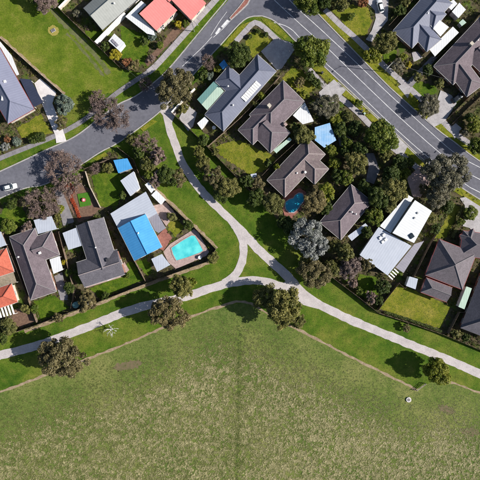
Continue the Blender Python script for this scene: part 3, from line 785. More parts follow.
# ------------------------------------------------------------ fences
def panel_mesh(hh, m, nm):
    parts = [box(i*.15+.004, i*.15+.145, -.012, .012, .05, hh-rnd.uniform(0, .03)) for i in range(16)]
    parts += [box(0, 2.4, .014, .054, z, z+.07) for z in (.3, hh-.35)]
    return mesh(nm, *join(parts), m)
FM = {}
def fence(label, pts, hh=1.8, m=None, name='paling_fence'):
    m = m or fence_m
    if (hh, m.name) not in FM:
        FM[(hh, m.name)] = (panel_mesh(hh, m, 'fence_panel'), mesh('post', *box(-.06, .06, .056, .16, -.1, hh+.03), m))
    pm, po = FM[(hh, m.name)]
    q = [P(p) for p in pts]; b = q[0]
    t = thing(name, (b.x, b.y, 0), label, 'fence')
    for i in range(len(q)-1):
        d = q[i+1]-q[i]; n = max(1, round(d.length/2.4)); ang = math.atan2(d.y, d.x)
        for j in range(n):
            s = q[i].lerp(q[i+1], j/n)
            o = obj('fence_panel', pm, t, (s.x-b.x, s.y-b.y, 0), ang); o.scale.x = d.length/n/2.4*.995
            obj('post', po, t, (s.x-b.x, s.y-b.y, 0), ang)
    return t
fence('timber fence between the grassy reserve and the grey-green gabled house', [(59, 9), (90, 39), (120, 68)])
fence('pale timber fence between the grassy reserve and the navy carport', [(-30, 10), (0, 38), (30, 65), (66, 96.5)], 1.7, fence_p)
fence('timber fence along the shared path, east side, by the cream garden wall', [(172.5, 114), (190, 130), (207, 147), (240, 181), (262, 202)])
fence('timber fence between the slate-blue house and the mauve chimney house', [(208, 147), (240, 119), (262, 97), (280, 77)])
fence('timber fence between the yellow lawn and the brown tiled house', [(262, 176), (276, 161), (297, 142)])
fence('timber fence along the west side of the shared path to the pool corner', [(118, 148), (134, 160), (141, 178), (167, 202), (195, 228), (216, 249), (209, 261)])
fence('pool yard and blue house back fence facing the park', [(209, 261), (172, 274), (147, 283)])
fence('back fence of the charcoal L-shaped house facing the park', [(146, 283.4), (93, 304), (70, 312)])
fence('back fence of the mauve patio-roof house facing the park', [(69.4, 312.4), (39, 324), (-30, 347)])
fence('side fence between the charcoal L-shaped and bright blue houses', [(109, 212), (124, 240), (146, 281)])
fence('side fence between the orange-red and mauve tiled houses', [(3, 232), (18, 268), (30, 300), (38, 322)])
fence('side fence between the mauve and charcoal houses on the left', [(60, 232), (66, 256), (75, 290), (72, 308)])
fence('corner timber fence of the lawn beside the street', [(85, 169.5), (110, 159.5)])
fence('pale fence between the red mulch bed and the small lawn', [(86, 172), (90, 186), (101, 208)], 1.5, fence_p)
fence('back fence of the brown and mauve houses facing the park', [(300, 247), (330, 276), (358, 297), (377, 312)])
fence('dark back fence of the dry lawn facing the park', [(378, 312.6), (410, 323), (442, 334), (478, 349), (520, 366)])
fence('side fence between the white flat-roofed house and the dry lawn', [(377, 310), (386, 298), (398, 283), (404, 288), (410, 282), (427, 248), (440, 226)])
fence('side fence between the dark grey and charcoal houses at right', [(447, 333), (458, 312), (466, 312), (476, 286), (490, 262)])
fence('side fence between the two slate and brown houses at top right', [(432, 62), (455, 42), (482, 12)])
fence('fence left of the upper right slate-blue house', [(388, 27), (402, 12), (420, -8)])
fence('low brown front fence beside the dark car', [(447, 119), (463, 103), (480, 86), (495, 70)], 1.1)
fence('second low brown fence beside the dark car, right of the first', [(452, 124), (468, 108), (485, 92)], 1.1)
def wallrun(label, pts, hh, th, m, name='boundary_wall'):
    q = [P(p) for p in pts]; b = q[0]; t = thing(name, (b.x, b.y, 0), label, 'wall')
    for i in range(len(q)-1):
        d = q[i+1]-q[i]; u = d.normalized()*th/2; n = Vector((-u.y, u.x, 0))
        wpart('wall_run', *prism([(q[i]-n)[:2], (q[i+1]-n)[:2], (q[i+1]+n)[:2], (q[i]+n)[:2]], -.05, hh), m, t)
        wpart('coping', *prism([(q[i]-n*1.3-u*.3)[:2], (q[i+1]-n*1.3+u*.3)[:2], (q[i+1]+n*1.3+u*.3)[:2], (q[i]+n*1.3-u*.3)[:2]], hh+.002, hh+.08), white_p, t)
wallrun('white boundary wall running diagonally by the grey-green gabled house', [(97, 44), (125.5, 15)], 1.7, .75, white_p)
wallrun('cream front wall beside the large brown-green street tree', [(172, 113), (183, 101), (195, 89.5)], 1.2, .4, wall_cream)
wallrun('pale low wall at the top edge beside the reserve', [(60, 9), (72, -3), (80, -12)], 1.3, .5, wall_cream)

# ------------------------------------------------------------ vehicles and street furniture
def loft(stations):
    """stations: (x, list of (y,z) half section from bottom centre to top centre)"""
    V, F = [], []
    k = None
    for x, sec in stations:
        ring = [(x, y, z) for y, z in sec]+[(x, -y, z) for y, z in sec[::-1]]
        k = len(ring); V += ring
    for i in range(len(stations)-1):
        for j in range(k):
            a, b = i*k+j, i*k+(j+1) % k
            F.append((a, a+k, b+k, b))
    F += [tuple(range(k)), tuple(range(len(V)-1, len(V)-k-1, -1))]
    return V, F
def carsec(wd, zb, zs, zt):
    return [(0.02, zb), (wd*.85, zb), (wd*.98, zb+.15), (wd, (zb+zs)/2), (wd*.97, zs), (wd*.80, zt), (0.02, zt+.03)]
def make_car(label, at, ang, paintm, z=0):
    b = P(at); t = thing('parked_car', (b.x, b.y, z), label, 'car', None, ang)
    bd = loft([(-2.2, carsec(.62, .38, .62, .72)), (-2.12, carsec(.80, .30, .72, .86)), (-1.7, carsec(.88, .22, .80, .93)), (-.9, carsec(.90, .2, .83, .94)), (.3, carsec(.90, .2, .82, .93)), (1.0, carsec(.89, .2, .80, .92)), (1.65, carsec(.86, .22, .72, .82)), (2.08, carsec(.78, .28, .60, .70)), (2.2, carsec(.58, .36, .52, .58))])
    body = obj('body', mesh('body', *bd, paintm, smooth=True), t)
    def cab(wd, zt): return [(0.02, .85), (wd, .85), (wd*.93, .85+(zt-.85)*.5), (wd*.80, zt-.05), (wd*.66, zt), (.02, zt+.03)]
    obj('cabin_glass', mesh('cabin_glass', *loft([(-1.95, cab(.76, .9)), (-1.45, cab(.79, 1.36)), (-.6, cab(.80, 1.45)), (.2, cab(.80, 1.42)), (1.05, cab(.76, .9))]), glass, smooth=True), t)
    rp = [(-1.42, .50), (-.6, .54), (.22, .52)]
    V = []
    for zt in (0, 1):
        for (x, y), z0 in zip(rp, (1.375, 1.475, 1.445)): V += [(x, -y, z0-.05+.065*zt), (x, y, z0-.05+.065*zt)]
    F = [(6, 8, 9, 7), (8, 10, 11, 9), (0, 6, 7, 1), (4, 5, 11, 10), (0, 2, 8, 6), (2, 4, 10, 8), (1, 7, 9, 3), (3, 9, 11, 5)]
    obj('roof', mesh('roof', V, F, paintm), t)
    for sx in (-1.32, 1.35):
        for sy in (-1, 1):
            wv = obj('wheel', mesh('wheel', *tube((0, -.1, 0), (0, .1, 0), .32, .32, 16), trimd), t, (sx, sy*.80, .32))
            obj('rim', mesh('rim', *tube((0, .1*sy, 0), (0, .125*sy, 0), .2, .18, 10), steel), wv)
    for sy in (-1, 1):
        obj('headlight', mesh('headlight', *box(-.10, .08, -.15, .15, -.06, .06), white_p), t, (2.08, sy*.55, .60))
        obj('taillight', mesh('taillight', *box(-.06, .06, -.13, .13, -.08, .08), trimr), t, (-2.12, sy*.62, .72))
        obj('side_mirror', mesh('side_mirror', *box(-.07, .07, -.1, .1, -.06, .07), paintm), t, (.75, sy*.97, .92))
    return t
car_w = mat('white_car_paint', (.80, .81, .82), (.78, .79, .80), 1, .25, spec=.6)
car_k = mat('black_car_paint', (.02, .022, .026), None, 1, .2, spec=.6)
make_car('white car parked on the side street at the left edge', (10.5, 187.2), R(14), car_w, .03)
make_car('white car on the driveway at the top edge', (380, 6.5), R(105), car_w, .17)
make_car('black car on the driveway in shade by the low brown fences', (457, 98), R(38), car_k, .17)
def lamp(label, at, ang, hh=8.8):
    b = P(at); t = thing('street_lamp', (b.x, b.y, 0), label, 'street lamp', None, ang)
    obj('pole', mesh('pole', *join([tube((0, 0, -.1), (0, 0, hh), .12, .07, 10), tube((0, 0, -.05), (0, 0, .4), .17, .17, 10)]), steel), t)
    obj('arm', mesh('arm', *join([tube((0, 0, hh-.5), (1.6, 0, hh+.1), .05, .045, 8), tube((1.6, 0, hh+.1), (2.3, 0, hh+.15), .045, .04, 8)]), steel), t)
    obj('lamp_head', mesh('lamp_head', *loft([(2.2, [(.01, hh+.08), (.1, hh+.08), (.12, hh+.14), (.02, hh+.22)]), (2.5, [(.01, hh+.06), (.17, hh+.07), (.17, hh+.15), (.02, hh+.24)]), (2.95, [(.01, hh+.1), (.1, hh+.1), (.1, hh+.15), (.02, hh+.19)])]), wall_grey), t)
    return b
l1 = lamp('steel street lamp on the verge of the main road by the upper right garden', (385, 71.5), R(225))
lamp('steel street lamp on the grass verge in front of the salmon-pink house', (194, 31), R(-45))
lamp('steel street lamp beyond the right edge of the main road', (488, 152), R(225))
def wire(label, a, za, b, zb, sag=.5):
    a, b = P(a, 0), P(b, 0); a.z, b.z = za, zb
    pts = [a.lerp(b, i/14)-Vector((0, 0, sag*4*(i/14)*(1-i/14))) for i in range(15)]
    V, F = join([tube(pts[i], pts[i+1], .012, .012, 5) for i in range(14)])
    o = obj('overhead_wire', mesh('overhead_wire', V, F, steel)); put(o, label, 'wire')
wire('thin overhead wire from street lamp to the brown tiled house', (385, 71.5), 8.2, (451, 84), 3.1)
wire('thin overhead wire crossing the reserve corner to the street', (120, 66), 6.5, (160, 100), 6.0)
def bin_(label, at, ang, col):
    b = P(at); t = thing('wheelie_bin', (b.x, b.y, .1), label, 'bin', None, ang)
    V, F = prism([(-.24, -.26), (.24, -.26), (.24, .26), (-.24, .26)], .05, 1.0)
    V = [(x*(1.15 if z > .5 else .9), y*(1.15 if z > .5 else .9), z) for x, y, z in V]
    obj('bin_body', mesh('bin_body', V, F, trimd), t)
    obj('lid', mesh('lid', *join([box(-.31, .31, -.33, .33, 1.002, 1.06), box(-.25, .25, -.27, .27, 1.06, 1.1)]), col), t)
    for s in (-.2, .2): obj('wheel', mesh('wheel', *tube((s-.03, -.3, .1), (s+.03, -.3, .1), .1, .1, 10), trimd), t)
bin_('dark wheelie bin on the verge by the small round shrub', (361.5, 111), .7, trimd)
bin_('green-lidded wheelie bin on the verge by the small round shrub', (364, 114), .8, MATS['pale_green_roof_sheet'])
bin_('dark wheelie bin on the verge below the large round tree', (322, 73), .7, trimd)
# reserve pit, playground toy, round table etc.
def thing_at(name, at, label, cat, ang=0, z=0): b = P(at); return thing(name, (b.x, b.y, z), label, cat, None, ang)
t = thing_at('drain_pit', (53, 30), 'grey drain pit in a dry grass ring on the reserve', 'drain pit', .5, .11)
obj('surround', mesh('surround', *box(-.7, .7, -.5, .5, -.1, .14), slabc), t)
for i in range(5): obj('grate_bar', mesh('grate_bar', *box(-.55, .55, -.40+.18*i, -.31+.18*i, .142, .18), trimd), t)
t = thing_at('play_table', (84, 200), 'small pink and white play table on the bright green turf', 'play table', .3, .16)
obj('table_top', mesh('table_top', *tube((0, 0, .5), (0, 0, .56), .62, .62, 18), mat('pink_plastic', (.65, .10, .16), None, 1, .4)), t)
obj('centre_disc', mesh('centre_disc', *tube((0, 0, .562), (0, 0, .6), .3, .28, 14), white_p), t)
for i in range(4): obj('leg', mesh('leg', *box(-.04, .04, -.04, .04, 0, .5), white_p), t, (.4*math.cos(i*1.571+.78), .4*math.sin(i*1.571+.78), 0))
t = thing_at('water_tank', (77, 304.5), 'teal round water tank by the park fence', 'water tank')
obj('tank', mesh('tank', *join([tube((0, 0, 0), (0, 0, 1.9), 1.0, 1.0, 20)]+[tube((0, 0, z), (0, 0, z+.06), 1.03, 1.03, 20) for z in (.4, .9, 1.4)]), rm_teal), t)
obj('lid', mesh('lid', *join([tube((0, 0, 1.9), (0, 0, 2.15), 1.0, .35, 20), tube((.2, 0, 2.0), (.2, 0, 2.3), .22, .22, 12)]), rm_teal), t)
t = thing_at('pit_cover', (409, 400), 'pale round concrete pit cover in the meadow', 'pit cover', 0, .0)
obj('ring', mesh('ring', *tube((0, 0, -.05), (0, 0, .3), .85, .8, 18), whitec), t)
obj('cover', mesh('cover', *join([tube((0, 0, .302), (0, 0, .36), .5, .48, 16), box(-.1, .1, -.03, .03, .36, .42)]), greyc), t)
t = thing_at('field_gate', (421, 387), 'small timber field gate at the corner of the dirt edge', 'gate', R(37))
for x in (-1.8, 1.8): obj('post', mesh('post', *tube((x, 0, -.1), (x, 0, 1.2), .12, .11, 8), fence_p), t)
for z in (.3, .65, 1.0): obj('rail', mesh('rail', *box(-1.7, 1.7, -.04, .04, z, z+.1), fence_p), t)
obj('brace', mesh('brace', *tube((-1.65, .06, .32), (1.65, .06, 1.05), .035, .035, 6), fence_p), t)
def table_set(label, at, m=white_p):
    b = P(at); t = thing('garden_table', (b.x, b.y, .16), label, 'table', None, rnd.random())
    obj('table_top', mesh('table_top', *tube((0, 0, .68), (0, 0, .72), .6, .6, 18), m), t)
    for i in range(4): obj('leg', mesh('leg', *box(-.03, .03, -.03, .03, 0, .68), m), t, (.4*math.cos(i*1.571), .4*math.sin(i*1.571), 0))
def lounge(label, at, ang, m=white_p):
    b = P(at); t = thing('garden_chair', (b.x, b.y, .16), label, 'chair', None, ang)
    obj('seat', mesh('seat', *box(-.25, .25, -.25, .25, .38, .44), m), t); obj('backrest', mesh('backrest', *box(-.25, -.2, -.25, .25, .442, .95), m), t)
    for x in (-.2, .2):
        for y in (-.2, .2): obj('leg', mesh('leg', *box(-.02, .02, -.02, .02, 0, .38), m), t, (x, y, 0))
table_set('round white table on the patio below the salmon-pink roof', (163, 25))
for i, (a, s) in enumerate((((160.5, 26), 'left of'), ((165.5, 24), 'right of'), ((163.5, 28.5), 'below'))): lounge('white garden chair %s the round white patio table' % s, a, i*2.0)
table_set('round white table on the deck behind the slate-blue house', (214, 128))
table_set('white poolside table at the lower right of the rectangular pool', (200, 257.5))
for i, (a, s) in enumerate((((163, 20), 'largest grey'), ((168, 22), 'small pale'), ((159, 31), 'flat pale'), ((171, 17), 'rough grey'))):
    b = P(a); bm = bmesh.new(); bmesh.ops.create_icosphere(bm, subdivisions=2, radius=.7-.1*i)
    for v in bm.verts: v.co *= rnd.uniform(.8, 1.15); v.co.z *= .6
    me = bpy.data.meshes.new('garden_rock'); bm.to_mesh(me); bm.free(); me.materials.append(slabc)
    o = obj('garden_rock', me, None, (b.x, b.y, .25)); put(o, s+' rock on the patio by the salmon-pink house', 'rock', 'patio rocks')

# ------------------------------------------------------------ trees and shrubs
def leaf_mesh(name, Cn, Nn, sz, tone, m, rs):
    n = len(Cn)
    a = np.cross(Nn, rs.normal(size=(n, 3))); a /= np.linalg.norm(a, axis=1)[:, None]+1e-9
    b = np.cross(Nn, a); b /= np.linalg.norm(b, axis=1)[:, None]+1e-9
    s = (sz*rs.uniform(.6, 1.4, n))[:, None]; e = rs.uniform(.5, .9, n)[:, None]
    V = np.stack([Cn-a*s, Cn-b*s*e+Nn*s*.15, Cn+a*s, Cn+b*s*e+Nn*s*.15], 1).reshape(-1, 3)
    me = bpy.data.meshes.new(name)
    me.vertices.add(4*n); me.vertices.foreach_set('co', V.astype(np.float32).ravel())
    me.loops.add(4*n); me.loops.foreach_set('vertex_index', np.arange(4*n, dtype=np.int32))
    me.polygons.add(n); me.polygons.foreach_set('loop_start', np.arange(0, 4*n, 4, dtype=np.int32))
    me.update(calc_edges=True)
    at = me.attributes.new('tone', 'FLOAT', 'POINT'); at.data.foreach_set('value', np.repeat(np.clip(tone, 0, 1), 4).astype(np.float32))
    me.materials.append(m)
    return me
def unit(v): return v/(np.linalg.norm(v, axis=1)[:, None]+1e-9)
def branch_parts(rs, p, d, L, r, lev, out, spread, n=5):
    q = p+d*L; out.append((p, q, r, r*.6, lev))
    if lev == 0: return
    for i in range(n if lev > 1 else n+1):
        v = unit((d*1.0+rs.normal(size=3)*spread)[None])[0]; v[2] = max(v[2], -.15)
        f = rs.uniform(.45, 1.0)
        branch_parts(rs, p+d*L*f, v, L*rs.uniform(.55, .8), r*.55, lev-1, out, spread, n)
def crown_mesh(kind, cls, var):
    rs = np.random.RandomState((len(kind)*31+ord(kind[0])*7+ord(kind[-1])*13+len(cls)*101+ord(cls[0])+var*977) % 9999)
    nc, nl, ls = {'big': (95, 11500, .046), 'med': (52, 5200, .066), 'small': (24, 1500, .12)}[cls]
    airy = kind in ('gum', 'greyg', 'silver', 'mauve')
    ph = rs.uniform(0, 6.28, 4)
    i_ = np.arange(int(nc*1.38)); zz = 1-2*(i_+.5)/len(i_); aa = i_*2.39996+rs.uniform(0, 6.28)
    dirs = np.stack([np.sqrt(1-zz**2)*np.cos(aa), np.sqrt(1-zz**2)*np.sin(aa), zz], 1)
    dirs = unit(dirs+rs.normal(size=dirs.shape)*.16); dirs = dirs[dirs[:, 2] > -.45]; dirs = dirs[rs.permutation(len(dirs))]
    az = np.arctan2(dirs[:, 1], dirs[:, 0])
    lump = 1+.13*np.sin(2*az+ph[0])+.10*np.sin(3*az+ph[1])+.09*np.sin(5*az+ph[2])
    rad = rs.uniform(.40, .88, len(dirs))**.7*lump*(.92 if not airy else 1.0)
    cc = dirs*rad[:, None]*np.array([1, 1, .78])
    cr = rs.uniform(.13, .26, len(dirs))*(1.25 if cls == 'small' else 1)*(.85 if airy else 1)
    ct = rs.uniform(.15, .85, len(dirs))
    k = rs.choice(len(dirs), nl, p=cr**2/np.sum(cr**2))
    d = unit(rs.normal(size=(nl, 3))+np.array([0, 0, .35]))
    pos = cc[k]+d*(cr[k]*rs.uniform(.45, 1.08, nl)**.6)[:, None]
    nrm = unit(d*.8+rs.normal(size=(nl, 3))*.55+np.array([0, 0, .25]))
    tone = ct[k]+rs.normal(size=nl)*.16
    pos[:, 2] = pos[:, 2]*.85+1.2
    return leaf_mesh('crown', pos, nrm, ls*(.85 if airy else 1), tone, LEAF[kind], rs), cc*np.array([1, 1, .85])+np.array([0, 0, 1.2])
def trunk_mesh(ccs, rs, m):
    parts = [tube((0, 0, -.05), (0, 0, .55), .085, .065, 8), tube((0, 0, .55), (.02, .02, 1.15), .065, .03, 7)]
    for c in ccs[:9]:
        z = rs.uniform(.4, .9); mid = (c[0]*.45, c[1]*.45, z+(c[2]-z)*.6)
        parts += [tube((0, 0, z), mid, .035, .022, 5), tube(mid, c, .022, .008, 5)]
    return mesh('trunk', *join(parts), m, smooth=True)
def bare_meshes(var, cls):
    rs = np.random.RandomState(50+var)
    out = []
    base = np.array([0, 0, .45])
    for i in range(7):
        a = i*.9+rs.uniform(-.3, .3); d = unit(np.array([[math.cos(a), math.sin(a), rs.uniform(.5, 1.3)]]))[0]
        branch_parts(rs, base, d, .50, .035, 4 if cls == 'big' else 3, out, .52, 4 if cls == 'big' else 5)
    limbs = [tube((0, 0, -.05), (0, 0, .55), .07, .055, 8)]
    limbs += [tube(p, q, r, r2, 5, False) for p, q, r, r2, l in out if l >= 2]
    V, F = [], []
    tw = [(p, q, r) for p, q, r, r2, l in out if l < 2]
    ends = []
    for p, q, r in tw:
        s = unit(rs.normal(size=(1, 3)))[0]*max(r*1.0, .006); k = len(V)
        V += [p-s, p+s, q+s*.4, q-s*.4]; F.append((k, k+1, k+2, k+3))
        s2 = np.cross(unit((q-p)[None])[0], s); k = len(V)
        V += [p-s2, p+s2, q+s2*.4, q-s2*.4]; F.append((k, k+1, k+2, k+3)); ends += [q, (p+q)/2]
    ends = np.array(ends); sel = rs.choice(len(ends), min(len(ends), 5200 if cls == 'big' else 2400), replace=False)
    pos = ends[sel]+rs.normal(size=(len(sel), 3))*.025
    cr = leaf_mesh('leaves', pos, unit(rs.normal(size=(len(sel), 3))+np.array([0, 0, .5])), .026 if cls == 'big' else .036, rs.uniform(0, 1, len(sel)), LEAF['mauve'], rs)
    return mesh('trunk', *join(limbs), bark, smooth=True), mesh('twigs', V, F, twigm), cr
CACHE = {}
def tree(px, py, r, kind, hh, label, group=None, name=None):
    rm = r*S
    cls = 'big' if rm >= 3.4 else ('med' if rm >= 1.9 else 'small')
    var = rnd.randrange(2)
    key = (kind, cls, var)
    if key not in CACHE:
        if kind == 'bare': CACHE[key] = bare_meshes(var, cls)
        else:
            cm, ccs = crown_mesh(kind, cls, var)
            CACHE[key] = (trunk_mesh(ccs, np.random.RandomState(var), bark_p if kind in ('gum', 'greyg', 'silver') else bark), None, cm)
    tr, tw, cr = CACHE[key]
    b = P((px, py), hh*.6)
    nm = name or ('shrub' if rm < 2.2 and hh < 4 else ('bare_tree' if kind == 'bare' else 'tree'))
    t = thing(nm, (b.x, b.y, 0), label, 'shrub' if nm == 'shrub' else 'tree', group, rnd.uniform(0, 6.28))
    t.scale = (rm*1.06, rm*1.06, hh/1.85)
    obj('trunk', tr, t)
    if tw: obj('twigs', tw, t); obj('leaves', cr, t)
    else: obj('crown', cr, t)
    return t
